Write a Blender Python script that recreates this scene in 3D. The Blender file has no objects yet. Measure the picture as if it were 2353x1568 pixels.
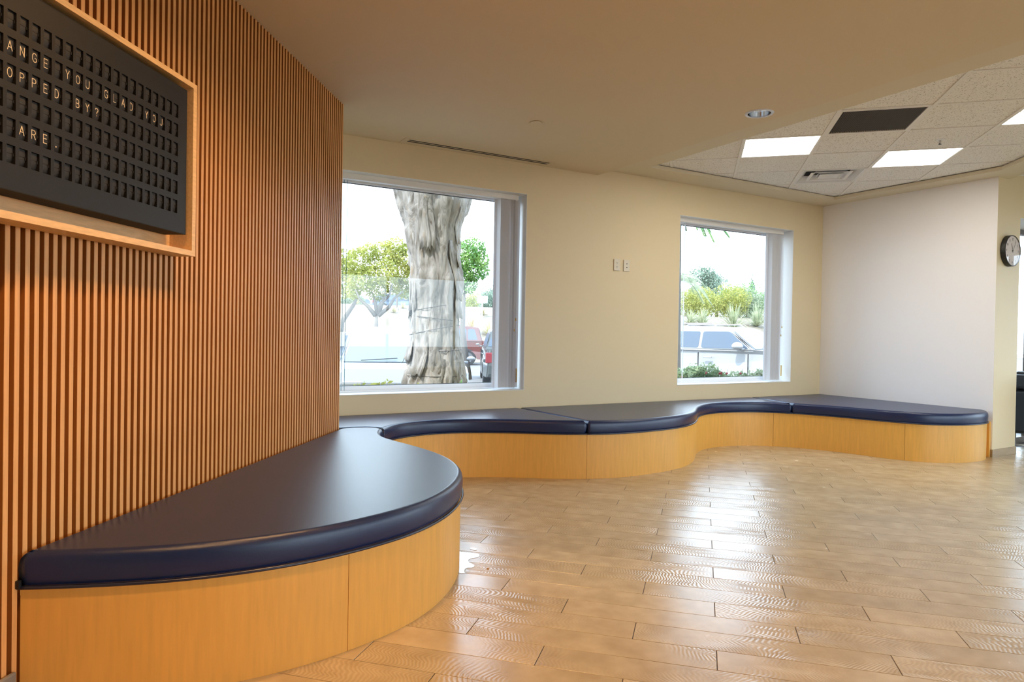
import bpy, bmesh, math, random
import numpy as np
from mathutils import Vector, Matrix, noise
from mathutils.geometry import delaunay_2d_cdt
random.seed(7)
scn = bpy.context.scene
COL = scn.collection
R = math.radians

# ------------------------------------------------------------------ camera
CAMZ = 1.1485
def cam_axes(p, r):
    f = Vector((0, math.cos(p), math.sin(p))); rt = Vector((1, 0, 0)); dn = f.cross(rt)
    return math.cos(r)*rt + math.sin(r)*dn, -math.sin(r)*rt + math.cos(r)*dn, f
rt, dn, fw = cam_axes(-0.0113, -0.0172)
cd = bpy.data.cameras.new('camera'); cam = bpy.data.objects.new('camera', cd); COL.objects.link(cam)
cd.sensor_width = 36; cd.lens = 1566.6/2353*36; cd.clip_start = 0.05; cd.clip_end = 400
m = Matrix.Identity(4)
for i in range(3):
    m[i][0] = rt[i]; m[i][1] = -dn[i]; m[i][2] = -fw[i]
m[2][3] = CAMZ
cam.matrix_world = m
scn.camera = cam

# ------------------------------------------------------------------ world, sun, exposure
w = bpy.data.worlds.new('world'); scn.world = w; w.use_nodes = True
nt = w.node_tree; nt.nodes.clear()
out = nt.nodes.new('ShaderNodeOutputWorld'); bg = nt.nodes.new('ShaderNodeBackground')
tc = nt.nodes.new('ShaderNodeTexCoord'); sx = nt.nodes.new('ShaderNodeSeparateXYZ'); cr = nt.nodes.new('ShaderNodeValToRGB')
nt.links.new(tc.outputs['Generated'], sx.inputs[0]); nt.links.new(sx.outputs['Z'], cr.inputs[0])
cr.color_ramp.elements[0].position = 0.0; cr.color_ramp.elements[0].color = (0.74, 0.87, 1.0, 1)
cr.color_ramp.elements[1].position = 0.9; cr.color_ramp.elements[1].color = (0.55, 0.74, 1.0, 1)
nt.links.new(cr.outputs[0], bg.inputs[0]); bg.inputs[1].default_value = 3.8
nt.links.new(bg.outputs[0], out.inputs[0])
sl = bpy.data.lights.new('sun', 'SUN'); sl.energy = 3.4; sl.angle = R(0.6); sl.color = (1.0, 0.95, 0.86)
sun = bpy.data.objects.new('sun', sl); COL.objects.link(sun)
sun.rotation_euler = Vector((0.45, 0.62, -0.95)).to_track_quat('-Z', 'Y').to_euler()
scn.view_settings.view_transform = 'Standard'; scn.view_settings.look = 'None'
scn.view_settings.gamma = 1.0; scn.view_settings.use_curve_mapping = False
scn.view_settings.exposure = 0.88
scn.cycles.use_denoising = True
scn.cycles.max_bounces = 10; scn.cycles.transparent_max_bounces = 24; scn.cycles.diffuse_bounces = 6
scn.cycles.sample_clamp_indirect = 6.0; scn.cycles.caustics_reflective = False; scn.cycles.caustics_refractive = False
LAMP_WARM = (1.0, 0.54, 0.20)
DOWN_W = 62.0       # watts of each warm recessed downlight
TROFFER_E = 8.0     # radiance of the lay-in troffers

# ------------------------------------------------------------------ frames
A_ = R(60.2)
C0 = Vector((3.8188, 8.4466, 0))
def frame(o, x, y):
    M = Matrix.Identity(4)
    for i in range(3):
        M[i][0] = x[i]; M[i][1] = y[i]; M[i][2] = (0, 0, 1)[i]; M[i][3] = o[i]
    return M
BW = frame(C0, (math.sin(A_), math.cos(A_), 0), (-math.cos(A_), math.sin(A_), 0))   # x along the window wall, y outwards
b_ = R(5.7)
SW = frame(Vector((-1.1996, 4.7622, 0)), (math.sin(b_), math.cos(b_), 0), (-math.cos(b_), math.sin(b_), 0))  # slat wall
PY = -0.2728
PL = frame(Vector((1.6475, 5.6263, 0)), (math.cos(PY), math.sin(PY), 0), (-math.sin(PY), math.cos(PY), 0))   # floor planks
TY = -0.2601
TL = frame(Vector((1.329, 5.9355, 0)), (math.cos(TY), math.sin(TY), 0), (-math.sin(TY), math.cos(TY), 0))    # ceiling grid
I4 = Matrix.Identity(4)
def at(px, y, D):
    """point seen along pixel (px, y) at depth D"""
    hy = 766.3 + .0172*(px-1176.5)
    return Vector((D*(px-1176.5)/1566.6, D, CAMZ + D*(hy-y)/1566.6))

# ------------------------------------------------------------------ materials
def lin(c):
    return tuple(((v/255)/12.92 if v/255 <= .04045 else ((v/255+.055)/1.055)**2.4) for v in c)
MATS = {}
def mat(name, col, rough=.5, metal=0, spec=.5, bump=0, bscale=200, var=0, vscale=3, emis=None, estr=0, coat=0, trans=0, vstretch=None, detail=3):
    m = bpy.data.materials.new(name); m.use_nodes = True; N = m.node_tree.nodes; L = m.node_tree.links
    p = N['Principled BSDF']
    p.inputs['Base Color'].default_value = (*col, 1); p.inputs['Roughness'].default_value = rough
    p.inputs['Metallic'].default_value = metal; p.inputs['Specular IOR Level'].default_value = spec
    p.inputs['Coat Weight'].default_value = coat; p.inputs['Coat Roughness'].default_value = .15
    if trans: p.inputs['Transmission Weight'].default_value = trans
    if emis:
        p.inputs['Emission Color'].default_value = (*emis, 1); p.inputs['Emission Strength'].default_value = estr
    if bump or var:
        t = N.new('ShaderNodeTexCoord'); src = t.outputs['Object']
        if vstretch:
            mp = N.new('ShaderNodeMapping'); mp.inputs['Scale'].default_value = vstretch; L.new(src, mp.inputs[0]); src = mp.outputs[0]
    if var:
        n = N.new('ShaderNodeTexNoise'); n.inputs['Scale'].default_value = vscale; n.inputs['Detail'].default_value = detail
        L.new(src, n.inputs[0])
        r = N.new('ShaderNodeMapRange'); r.inputs[1].default_value = .3; r.inputs[2].default_value = .7
        r.inputs[3].default_value = 1-var; r.inputs[4].default_value = 1+var; L.new(n.outputs[0], r.inputs[0])
        mx = N.new('ShaderNodeVectorMath'); mx.operation = 'SCALE'; mx.inputs[0].default_value = col
        L.new(r.outputs[0], mx.inputs['Scale']); L.new(mx.outputs[0], p.inputs['Base Color'])
    if bump:
        n = N.new('ShaderNodeTexNoise'); n.inputs['Scale'].default_value = bscale; n.inputs['Detail'].default_value = 3; L.new(t.outputs['Object'], n.inputs[0])
        b = N.new('ShaderNodeBump'); b.inputs['Strength'].default_value = bump; b.inputs['Distance'].default_value = .002
        L.new(n.outputs[0], b.inputs['Height']); L.new(b.outputs[0], p.inputs['Normal'])
    MATS[name] = m; return m

M_wall = mat('wall_paint', (.76, .635, .41), .55, bump=.25, bscale=160)
M_wallr = mat('daylit_wall_paint', (.88, .86, .87), .5, bump=.25, bscale=160)  # cream wall whitened: the daylight falling on it is put into the base colour
M_ceil = mat('ceiling_paint', (.70, .59, .41), .7, bump=.15, bscale=120)
M_soff = mat('soffit_paint', (.70, .62, .46), .7, bump=.15, bscale=120)
M_trimw = mat('white_reveal_paint', (.80, .80, .78), .5)
M_maple = mat('maple_veneer', (.77, .415, .092), .36, var=.06, vscale=5, vstretch=(12, 12, 1.0), detail=6)
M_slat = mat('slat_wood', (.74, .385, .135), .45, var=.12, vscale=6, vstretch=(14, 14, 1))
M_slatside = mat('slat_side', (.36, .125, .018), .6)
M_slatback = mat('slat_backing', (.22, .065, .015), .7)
M_frame = mat('sign_frame_oak', (.78, .50, .23), .4, var=.10, vscale=8, vstretch=(2, 14, 14))
M_black = mat('board_black', (.008, .007, .0065), .5, spec=.35, bump=.1, bscale=300, var=.1, vscale=6)
M_flap = mat('flap_black', (.016, .015, .014), .55)
M_hole = mat('board_inside', (.003, .003, .003), .8)
M_letter = mat('letter_cream', (.85, .70, .48), .5)
M_navy = mat('navy_vinyl', (.006, .019, .078), .30, bump=.2, bscale=700, spec=.55)
M_welt = mat('navy_piping', (.010, .016, .045), .3, spec=.6)
M_thread = mat('navy_thread', (.02, .03, .07), .6)
M_alu = mat('white_aluminium', (.84, .86, .90), .35, spec=.5)
M_bronze = mat('bronze_frame', (.10, .075, .055), .4)
M_vane = mat('blind_vane', (.78, .78, .79), .5, var=.03, vscale=20, vstretch=(40, 40, .1))
def make_translucent(m, f):
    N = m.node_tree.nodes; L = m.node_tree.links; o = N['Material Output']; t = N.new('ShaderNodeBsdfTranslucent'); t.inputs[0].default_value = (.85, .86, .9, 1); x = N.new('ShaderNodeMixShader'); x.inputs[0].default_value = f
    L.new(N['Principled BSDF'].outputs[0], x.inputs[1]); L.new(t.outputs[0], x.inputs[2]); L.new(x.outputs[0], o.inputs[0])
make_translucent(M_vane, .35)
M_rail = mat('blind_rail', (.80, .77, .72), .4)
M_cord = mat('teal_cord', (.05, .18, .22), .5)
M_gold = mat('brass_weight', (.65, .42, .12), .35)
M_plate = mat('outlet_plastic', (.74, .67, .54), .35)
M_dark = mat('dark_plastic', (.01, .01, .01), .5)
M_chrome = mat('chrome', (.8, .82, .85), .12, metal=1)
M_white = mat('white_enamel', (.80, .80, .80), .4)
M_bluewhite = mat('downlight_trim', (.72, .78, .92), .35)
M_grille = mat('grille_metal', (.11, .095, .075), .5)
M_tile = mat('acoustic_tile', (.72, .67, .61), .9, bump=.6, bscale=180)
M_tbar = mat('t_bar', (.84, .82, .78), .5)
M_grout = mat('grout', (.055, .03, .018), .6)
M_basebd = mat('tile_baseboard', (.36, .25, .13), .35, var=.12, vscale=5, vstretch=(1, 1, 6))
M_baseg = mat('grey_cove_base', (.22, .20, .17), .5)
M_leather = mat('black_leather', (.008, .009, .011), .38, bump=.2, bscale=300)
M_roof = mat('roof', (.3, .3, .3), .8)
# speckles on the acoustic tiles
def tile_specks(m):
    N = m.node_tree.nodes; L = m.node_tree.links; p = N['Principled BSDF']
    g = N.new('ShaderNodeNewGeometry'); n = N.new('ShaderNodeTexNoise'); n.inputs['Scale'].default_value = 95; n.inputs['Detail'].default_value = 4; n.inputs['Roughness'].default_value = .7
    L.new(g.outputs['Position'], n.inputs[0]); r = N.new('ShaderNodeValToRGB'); L.new(n.outputs[0], r.inputs[0])
    e = r.color_ramp.elements; e[0].position = .36; e[0].color = (.27, .22, .17, 1); e[1].position = .43; e[1].color = (.88, .86, .82, 1)
    L.new(r.outputs[0], p.inputs['Base Color'])
tile_specks(M_tile)
def plank_mat():
    m = bpy.data.materials.new('wood_look_porcelain'); m.use_nodes = True; N = m.node_tree.nodes; L = m.node_tree.links
    p = N['Principled BSDF']; p.inputs['Specular IOR Level'].default_value = .8
    g = N.new('ShaderNodeNewGeometry'); mp = N.new('ShaderNodeMapping'); mp.vector_type = 'POINT'; mp.inputs['Rotation'].default_value = (0, 0, -PY)
    L.new(g.outputs['Position'], mp.inputs[0])
    oi = N.new('ShaderNodeObjectInfo'); ml = N.new('ShaderNodeMath'); ml.operation = 'MULTIPLY'; ml.inputs[1].default_value = 37.; L.new(oi.outputs['Random'], ml.inputs[0])
    cb = N.new('ShaderNodeCombineXYZ'); L.new(ml.outputs[0], cb.inputs[0]); L.new(ml.outputs[0], cb.inputs[2])
    ad = N.new('ShaderNodeVectorMath'); ad.operation = 'ADD'; L.new(mp.outputs[0], ad.inputs[0]); L.new(cb.outputs[0], ad.inputs[1])
    st = N.new('ShaderNodeVectorMath'); st.operation = 'MULTIPLY'; st.inputs[1].default_value = (1.7, 7.0, 1); L.new(ad.outputs[0], st.inputs[0])
    n1 = N.new('ShaderNodeTexNoise'); n1.inputs['Scale'].default_value = 1.0; n1.inputs['Detail'].default_value = 2.5; n1.inputs['Roughness'].default_value = .45; L.new(st.outputs[0], n1.inputs[0])
    sp = N.new('ShaderNodeSeparateXYZ'); L.new(ad.outputs[0], sp.inputs[0])
    f1 = N.new('ShaderNodeMath'); f1.operation = 'MULTIPLY'; f1.inputs[1].default_value = 110.; L.new(n1.outputs[0], f1.inputs[0])
    f2 = N.new('ShaderNodeMath'); f2.operation = 'MULTIPLY_ADD'; f2.inputs[1].default_value = 400.; L.new(sp.outputs[0], f2.inputs[0]); L.new(f1.outputs[0], f2.inputs[2])
    sn = N.new('ShaderNodeMath'); sn.operation = 'SINE'; L.new(f2.outputs[0], sn.inputs[0])
    n2 = N.new('ShaderNodeTexNoise'); n2.inputs['Scale'].default_value = 1.6; L.new(ad.outputs[0], n2.inputs[0])
    mk = N.new('ShaderNodeMapRange'); mk.inputs[1].default_value = .42; mk.inputs[2].default_value = .62; L.new(n2.outputs[0], mk.inputs[0])
    hh = N.new('ShaderNodeMath'); hh.operation = 'MULTIPLY'; L.new(sn.outputs[0], hh.inputs[0]); L.new(mk.outputs[0], hh.inputs[1])
    bp = N.new('ShaderNodeBump'); bp.inputs['Strength'].default_value = .28; bp.inputs['Distance'].default_value = .0012; L.new(hh.outputs[0], bp.inputs['Height']); L.new(bp.outputs[0], p.inputs['Normal'])
    n3 = N.new('ShaderNodeTexNoise'); n3.inputs['Scale'].default_value = 9; n3.inputs['Detail'].default_value = 6; L.new(ad.outputs[0], n3.inputs[0])
    r = N.new('ShaderNodeValToRGB'); L.new(n3.outputs[0], r.inputs[0]); e = r.color_ramp.elements
    e[0].position = .3; e[0].color = (.44, .345, .215, 1); e[1].position = .7; e[1].color = (.56, .455, .30, 1)
    mr = N.new('ShaderNodeMapRange'); mr.inputs[1].default_value = -1; mr.inputs[2].default_value = 1; mr.inputs[3].default_value = .90; mr.inputs[4].default_value = 1.06; L.new(hh.outputs[0], mr.inputs[0])
    rv = N.new('ShaderNodeMapRange'); rv.inputs[3].default_value = .92; rv.inputs[4].default_value = 1.07; L.new(oi.outputs['Random'], rv.inputs[0])
    mm = N.new('ShaderNodeMath'); mm.operation = 'MULTIPLY'; L.new(mr.outputs[0], mm.inputs[0]); L.new(rv.outputs[0], mm.inputs[1])
    sc = N.new('ShaderNodeVectorMath'); sc.operation = 'SCALE'; L.new(r.outputs[0], sc.inputs[0]); L.new(mm.outputs[0], sc.inputs['Scale']); L.new(sc.outputs[0], p.inputs['Base Color'])
    rr = N.new('ShaderNodeMapRange'); rr.inputs[3].default_value = .20; rr.inputs[4].default_value = .30; L.new(n3.outputs[0], rr.inputs[0]); L.new(rr.outputs[0], p.inputs['Roughness'])
    return m
M_plank = plank_mat()
def glass_mat(name, tint=(1, 1, 1), refl=1.0):
    m = bpy.data.materials.new(name); m.use_nodes = True; N = m.node_tree.nodes; L = m.node_tree.links
    N.remove(N['Principled BSDF']); o = N['Material Output']
    t = N.new('ShaderNodeBsdfTransparent'); t.inputs[0].default_value = (*tint, 1); g = N.new('ShaderNodeBsdfGlossy'); g.inputs['Roughness'].default_value = .01
    ge = N.new('ShaderNodeNewGeometry'); dt = N.new('ShaderNodeVectorMath'); dt.operation = 'DOT_PRODUCT'; L.new(ge.outputs['Normal'], dt.inputs[0]); L.new(ge.outputs['Incoming'], dt.inputs[1])
    ab = N.new('ShaderNodeMath'); ab.operation = 'ABSOLUTE'; L.new(dt.outputs['Value'], ab.inputs[0])
    su = N.new('ShaderNodeMath'); su.operation = 'SUBTRACT'; su.inputs[0].default_value = 1; L.new(ab.outputs[0], su.inputs[1])
    pw = N.new('ShaderNodeMath'); pw.operation = 'POWER'; pw.inputs[1].default_value = 5; L.new(su.outputs[0], pw.inputs[0])
    f = N.new('ShaderNodeMath'); f.operation = 'MULTIPLY_ADD'; f.inputs[1].default_value = .96; f.inputs[2].default_value = .04; L.new(pw.outputs[0], f.inputs[0])
    mx = N.new('ShaderNodeMixShader'); mu = N.new('ShaderNodeMath'); mu.operation = 'MULTIPLY'; mu.inputs[1].default_value = refl
    L.new(f.outputs[0], mu.inputs[0]); L.new(mu.outputs[0], mx.inputs[0]); L.new(t.outputs[0], mx.inputs[1]); L.new(g.outputs[0], mx.inputs[2]); L.new(mx.outputs[0], o.inputs[0])
    return m
M_glass = glass_mat('window_glass', (.97, .985, .98), .85)
M_water = mat('water', (.50, .42, .34), .06, spec=.5, coat=.3)

# ------------------------------------------------------------------ mesh helpers
def link(name, me, mt=None, parent=None, M=None):
    o = bpy.data.objects.new(name, me); COL.objects.link(o)
    if mt is not None and len(me.materials) == 0:
        for x in (mt if isinstance(mt, (list, tuple)) else [mt]): me.materials.append(x)
    if M is not None: o.matrix_world = M
    if parent is not None:
        o.parent = parent
        o.matrix_parent_inverse = parent.matrix_world.inverted() if False else Matrix.Identity(4)
    return o
def finish(name, bm, mt, parent=None, M=None, smooth=False):
    """bm holds coordinates in the frame M (world if None). The object sits in the parent's frame."""
    me = bpy.data.meshes.new(name); bmesh.ops.recalc_face_normals(bm, faces=bm.faces); bm.to_mesh(me); bm.free()
    if smooth:
        for p in me.polygons: p.use_smooth = True
    if parent is None:
        o = link(name, me, mt); o.matrix_world = M if M is not None else I4
    else:
        o = link(name, me, mt); o.parent = parent; o.matrix_basis = M if M is not None else I4
    return o
def empty(name, M=I4):
    o = bpy.data.objects.new(name, None); COL.objects.link(o); o.matrix_world = M; o.empty_display_size = .1; return o
def tag(o, label=None, cat=None, group=None, kind=None):
    if label: o['label'] = label
    if cat: o['category'] = cat
    if group: o['group'] = group
    if kind: o['kind'] = kind
    return o
def box(bm, x0, x1, y0, y1, z0, z1, M=None):
    vs = [bm.verts.new((x, y, z)) for z in (z0, z1) for (x, y) in ((x0, y0), (x1, y0), (x1, y1), (x0, y1))]
    if M is not None:
        for v in vs: v.co = M @ v.co
    for f in ((3, 2, 1, 0), (4, 5, 6, 7), (0, 1, 5, 4), (1, 2, 6, 5), (2, 3, 7, 6), (3, 0, 4, 7)): bm.faces.new([vs[i] for i in f])
    return vs
def bbox(x0, x1, y0, y1, z0, z1, bev=0, seg=2):
    bm = bmesh.new(); box(bm, x0, x1, y0, y1, z0, z1)
    if bev: bmesh.ops.bevel(bm, geom=bm.edges[:], offset=bev, segments=seg, affect='EDGES', profile=.5)
    return bm
def prism(bm, pts, z0, z1):
    a = [bm.verts.new((x, y, z0)) for x, y in pts]; b = [bm.verts.new((x, y, z1)) for x, y in pts]; n = len(pts)
    fa = bm.faces.new(a[::-1]); fb = bm.faces.new(b)
    for i in range(n): bm.faces.new((a[i], a[(i+1) % n], b[(i+1) % n], b[i]))
    return fa, fb
def lathe(bm, prof, seg=24, M=None):
    """prof: (r, z) list around the z axis"""
    rings = []
    for r, z in prof:
        if r < 1e-6: v = bm.verts.new((0, 0, z)); rings.append([v]*seg)
        else: rings.append([bm.verts.new((r*math.cos(2*math.pi*k/seg), r*math.sin(2*math.pi*k/seg), z)) for k in range(seg)])
    for a, b in zip(rings, rings[1:]):
        for k in range(seg):
            q = [a[k], a[(k+1) % seg], b[(k+1) % seg], b[k]]; u = []
            for v in q:
                if v not in u: u.append(v)
            if len(u) > 2:
                try: bm.faces.new(u)
                except ValueError: pass
    if M is not None:
        for v in {v for r in rings for v in r}: v.co = M @ v.co
def tube(bm, pts, rad, seg=6, closed=False):
    pts = [Vector(p) for p in pts]; n = len(pts); rings = []
    rads = rad if isinstance(rad, (list, tuple)) else [rad]*n
    for i, p in enumerate(pts):
        a = pts[i-1] if (i > 0 or closed) else pts[i]; b = pts[(i+1) % n] if (i < n-1 or closed) else pts[i]
        d = (b-a).normalized(); u = d.cross(Vector((0, 0, 1)))
        if u.length < .05: u = d.cross(Vector((1, 0, 0)))
        u.normalize(); v = d.cross(u)
        rings.append([bm.verts.new(p + rads[i]*(math.cos(2*math.pi*k/seg)*u + math.sin(2*math.pi*k/seg)*v)) for k in range(seg)])
    for i in range(n if closed else n-1):
        a = rings[i]; b = rings[(i+1) % n]
        for k in range(seg): bm.faces.new((a[k], a[(k+1) % seg], b[(k+1) % seg], b[k]))
    if not closed:
        bm.faces.new(rings[0][::-1]); bm.faces.new(rings[-1])
def copy_tree(o, parent=None):
    c = o.copy(); COL.objects.link(c); c.parent = parent
    for ch in list(o.children): copy_tree(ch, c)
    return c

# =================================================================== SETTING
# ---- walls
XL, XR, YB = -12.6, 3.7, -9.2
W1 = (-6.3, -4.265, .625, 2.44); W2 = (-2.361, -.54, .625, 2.44)
bm = bmesh.new(); T = .32; ZT = 3.1
def wall_with(bm, x0, x1, opens, z0=0, z1=ZT, y0=0, y1=T):
    x = x0
    for (a, b, c, d) in opens:
        box(bm, x, a, y0, y1, z0, z1); box(bm, a, b, y0, y1, z0, c); box(bm, a, b, y0, y1, d, z1); x = b
    box(bm, x, x1, y0, y1, z0, z1)
wall_with(bm, -7.2, .22, [W1, W2])
tag(finish('wall_back', bm, M_wall, M=BW), 'cream painted wall with two deep set square windows', kind='structure')
bm = bbox(0, .22, -1.6, -.0005, 0, ZT); box(bm, -.0005, 0, -1.943, -1.6, 0, ZT)
tag(finish('wall_right', bm, M_wallr, M=BW), 'alcove wall behind the far end of the curved bench, daylight painted into its colour', kind='structure')
bm = bmesh.new(); box(bm, 0, .45, -1.944, -1.5995, 0, ZT); box(bm, .45, XR, -1.944, -1.5, 2.42, ZT); 
tag(finish('wall_clock', bm, M_wall, M=BW), 'cream wall pier carrying the round clock beside the glass front', kind='structure')
bm = bmesh.new(); box(bm, XR, XR+.2, YB, -8.4, 0, ZT); box(bm, XR, XR+.2, -8.4, -2.4, 0, .3); box(bm, XR, XR+.2, -8.4, -2.4, 2.42, ZT); box(bm, XR, XR+.2, -2.4, -1.5, 0, ZT)
tag(finish('wall_side', bm, M_wall, M=BW), kind='structure')
bm = bmesh.new()
for (a, b) in ((XL, -5.6), (3.0, XR+.2)): box(bm, a, b, YB-.2, YB, 0, ZT)
box(bm, -5.6, 3.0, YB-.2, YB, 0, .3); box(bm, -5.6, 3.0, YB-.2, YB, 2.42, ZT)
tag(finish('wall_front', bm, M_wall, M=BW), kind='structure')
bm = bbox(XL-.2, XL, YB-.2, -2, 0, ZT)
tag(finish('wall_far_left', bm, M_wall, M=BW), kind='structure')
# slat partition: return to the window wall + backing + slats
wl = empty('wall_left', SW); tag(wl, 'wall of narrow vertical orange wood slats', kind='structure')
bm = bmesh.new()
iSW = SW.inverted()
e1 = iSW @ (BW @ Vector((-6.42, 0, 0))); e2 = iSW @ (BW @ Vector((-7.1, 0, 0)))
prism(bm, [(-8.2, .02), (0, .02), (0, .10), (e1.x, e1.y), (e2.x, e2.y), (-8.2, .6)], 0, 2.7195)
finish('partition_core', bm, M_wall, wl)
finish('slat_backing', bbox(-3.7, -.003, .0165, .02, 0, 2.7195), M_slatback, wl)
PITCH = .0365
sbm = bmesh.new(); box(sbm, -.0092, .0092, -.0005, .0165, 0.001, 2.7195)
bmesh.ops.bevel(sbm, geom=[e for e in sbm.edges if abs(e.verts[0].co.z-e.verts[1].co.z) > 1 and e.verts[0].co.y < .01], offset=.0012, segments=1, affect='EDGES')
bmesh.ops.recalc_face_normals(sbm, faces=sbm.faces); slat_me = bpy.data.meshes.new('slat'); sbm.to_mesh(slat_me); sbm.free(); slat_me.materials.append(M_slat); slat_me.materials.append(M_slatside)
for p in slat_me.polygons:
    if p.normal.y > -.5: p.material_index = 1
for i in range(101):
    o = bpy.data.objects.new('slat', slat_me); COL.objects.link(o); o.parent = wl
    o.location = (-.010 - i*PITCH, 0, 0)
bm = bmesh.new(); box(bm, -8.2, -3.7, .0, .02, 0, 2.7195)
finish('plain_panel', bm, M_wall, wl)
bm = bbox(-3.6, -2.752, -.014, -.0005, 0, .115, .006)
tag(finish('baseboard_left', bm, M_baseg, M=SW), 'grey cove base at the foot of the slats', kind='structure')
bm = bmesh.new(); box(bm, -.009, .462, -1.953, -1.9445, 0, .075); box(bm, -.009, -.0005, -1.9445, -1.86, 0, .075)
tag(finish('baseboard_right', bm, M_basebd, M=BW), 'low wood look tile skirting at the foot of the clock pier', kind='structure')
# window wells painted white (their reveals)
for n, Wn in ((1, W1), (2, W2)):
    bm = bmesh.new(); a, b, c, d = Wn
    box(bm, b-.003, b, .0, .2, c, d); box(bm, a, a+.003, .0, .2, c, d); box(bm, a+.003, b-.003, .0, .2, d-.003, d); box(bm, a, b, -.004, .2, c-.001, c+.004)
    tag(finish('trim_%d' % n, bm, M_trimw, M=BW), kind='structure')
    # window
    we = empty('window_%d' % n, BW); tag(we, ('large picture window showing the pale tree trunk' if n == 1 else 'smaller picture window showing a white off road car'), kind='structure')
    bm = bmesh.new(); f = .045
    box(bm, a, b, .20, .26, c, c+.055); box(bm, a, b, .20, .26, d-.055, d); box(bm, a, a+f, .20, .26, c+.055, d-.055); box(bm, b-f, b, .20, .26, c+.055, d-.055)
    box(bm, a+f, b-f, .185, .20, c, c+.02)
    finish('frame', bm, M_alu, we)
    finish('pane', bbox(a+f, b-f, .23, .236, c+.055, d-.055), M_glass, we)
    finish('gasket', (lambda q: (box(q, a+f, b-f, .222, .229, c+.055, c+.060), box(q, a+f, b-f, .222, .229, d-.060, d-.055), q)[2])(bmesh.new()), M_dark, we)
# glass front beside the clock pier
we = empty('window_3', BW); tag(we, 'tall glass front with dark bronze rails right of the clock', kind='structure')
bm = bmesh.new(); box(bm, .45, XR, -1.6, -1.54, 0, .07); box(bm, .45, XR, -1.6, -1.54, 2.36, 2.42)
for k in range(4): box(bm, .45+k*1.06, .50+k*1.06, -1.6, -1.54, .07, 2.36)
finish('frame', bm, M_bronze, we)
for k in range(3): finish('pane', bbox(.50+k*1.06, .45+(k+1)*1.06, -1.573, -1.567, .07, 2.36), M_glass, we)
bm = bmesh.new(); box(bm, .4501, .453, -1.943, -1.6, 0, 2.42); box(bm, .453, XR, -1.943, -1.6, 2.415, 2.4195)
tag(finish('trim_3', bm, M_trimw, M=BW), kind='structure')

for nm, x0, x1, y0, y1 in (('window_4', XR+.08, XR+.12, -8.4, -2.4), ('window_5', -5.6, 3.0, YB-.12, YB-.08)):
    we = empty(nm, BW); tag(we, kind='structure'); bm = bmesh.new(); n = 5
    for k in range(n+1):
        t = k/n
        if x1-x0 < .1: yy = y0+(y1-y0-.05)*t; box(bm, x0, x1, yy, yy+.05, .3, 2.42)
        else: xx = x0+(x1-x0-.05)*t; box(bm, xx, xx+.05, y0, y1, .3, 2.42)
    finish('frame', bm, M_bronze, we)
    if x1-x0 < .1: finish('pane', bbox(x0+.018, x0+.022, y0, y1, .3, 2.42), M_glass, we)
    else: finish('pane', bbox(x0, x1, y0+.018, y0+.022, .3, 2.42), M_glass, we)

# ---- ceiling
ce = empty('ceiling', BW); tag(ce, 'dropped drywall ceiling with a recessed field of acoustic tiles', kind='structure')
DLX, DLY, DLH = -3.65, -2.119, .13
bm = bmesh.new()
box(bm, XL, -3.46, YB, DLY-DLH, 2.72, ZT-.001); box(bm, XL, -3.46, DLY+DLH, -.0005, 2.72, ZT-.001)
box(bm, XL, DLX-DLH, DLY-DLH, DLY+DLH, 2.72, ZT-.001); box(bm, DLX+DLH, -3.46, DLY-DLH, DLY+DLH, 2.72, ZT-.001)
n = 32; rin = [bm.verts.new((DLX+.078*math.cos(2*math.pi*k/n), DLY+.078*math.sin(2*math.pi*k/n), 2.72)) for k in range(n)]
def sq(k):
    a = 2*math.pi*k/n; c, s_ = math.cos(a), math.sin(a); q = DLH/max(abs(c), abs(s_)); return (DLX+q*c, DLY+q*s_, 2.72)
rout = [bm.verts.new(sq(k)) for k in range(n)]
for k in range(n): bm.faces.new((rin[k], rin[(k+1) % n], rout[(k+1) % n], rout[k]))
finish('drywall_ceiling', bm, M_ceil, ce)
finish('drywall_ceiling', bbox(XL, XR+.2, YB-.2, .34, ZT, 3.3), M_ceil, ce)
sd = Vector((-.613, -.79)); sd.normalize(); sn = Vector((-sd.y, sd.x))      # slanted edge
I1 = Vector((-.27, -2.09)); kk = (I1.x+3.085)/-sd.x; I2 = I1 + sd*kk
O1 = Vector((.18, -1.944)); kk = (O1.x+3.46)/-sd.x; O2 = O1 + sd*kk
bm = bmesh.new(); z0, z1 = 2.78, 2.815
prism(bm, [(-3.4598, -.335), (.0, -.335), (.0, -.0005), (-3.4598, -.0005)], z0, z1)
prism(bm, [(-3.4598, O2.y), (-3.085, I2.y), (-3.085, -.335), (-3.4598, -.335)], z0, z1)
prism(bm, [tuple(I1), (0, -1.944), (0, -.335), (-.27, -.335)], z0, z1)
prism(bm, [tuple(I2), (-3.4598, O2.y), tuple(O1), (0, -1.944), tuple(I1)], z0, z1)
finish('soffit', bm, M_soff, ce)
bm = bmesh.new(); prism(bm, [tuple(O1), tuple(O2), tuple(O2+Vector((.03, 0))), tuple(O1+Vector((.03, 0)))], 2.7805, 3.0995)
finish('fascia', bm, M_soff, ce)
ceb = empty('ceiling_grid', TL); tag(ceb, 'suspended grid of speckled acoustic tiles in the recess', kind='structure')
P1 = .621; P2 = .6242; ZG = 2.82
inv = BW.inverted()
def inside(u, v, mrg=.0):
    q = inv @ (TL @ Vector((u*P1, v*P2, 0)))
    if q.x < -3.085-mrg or q.x > -.27+mrg or q.y > -.335+mrg: return False
    d = (Vector((q.x, q.y))-I1).dot(Vector((-sd.y, sd.x)))
    return d > -mrg*1.0 if (Vector((-2, -1))-I1).dot(Vector((-sd.y, sd.x))) > 0 else d < mrg
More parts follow.
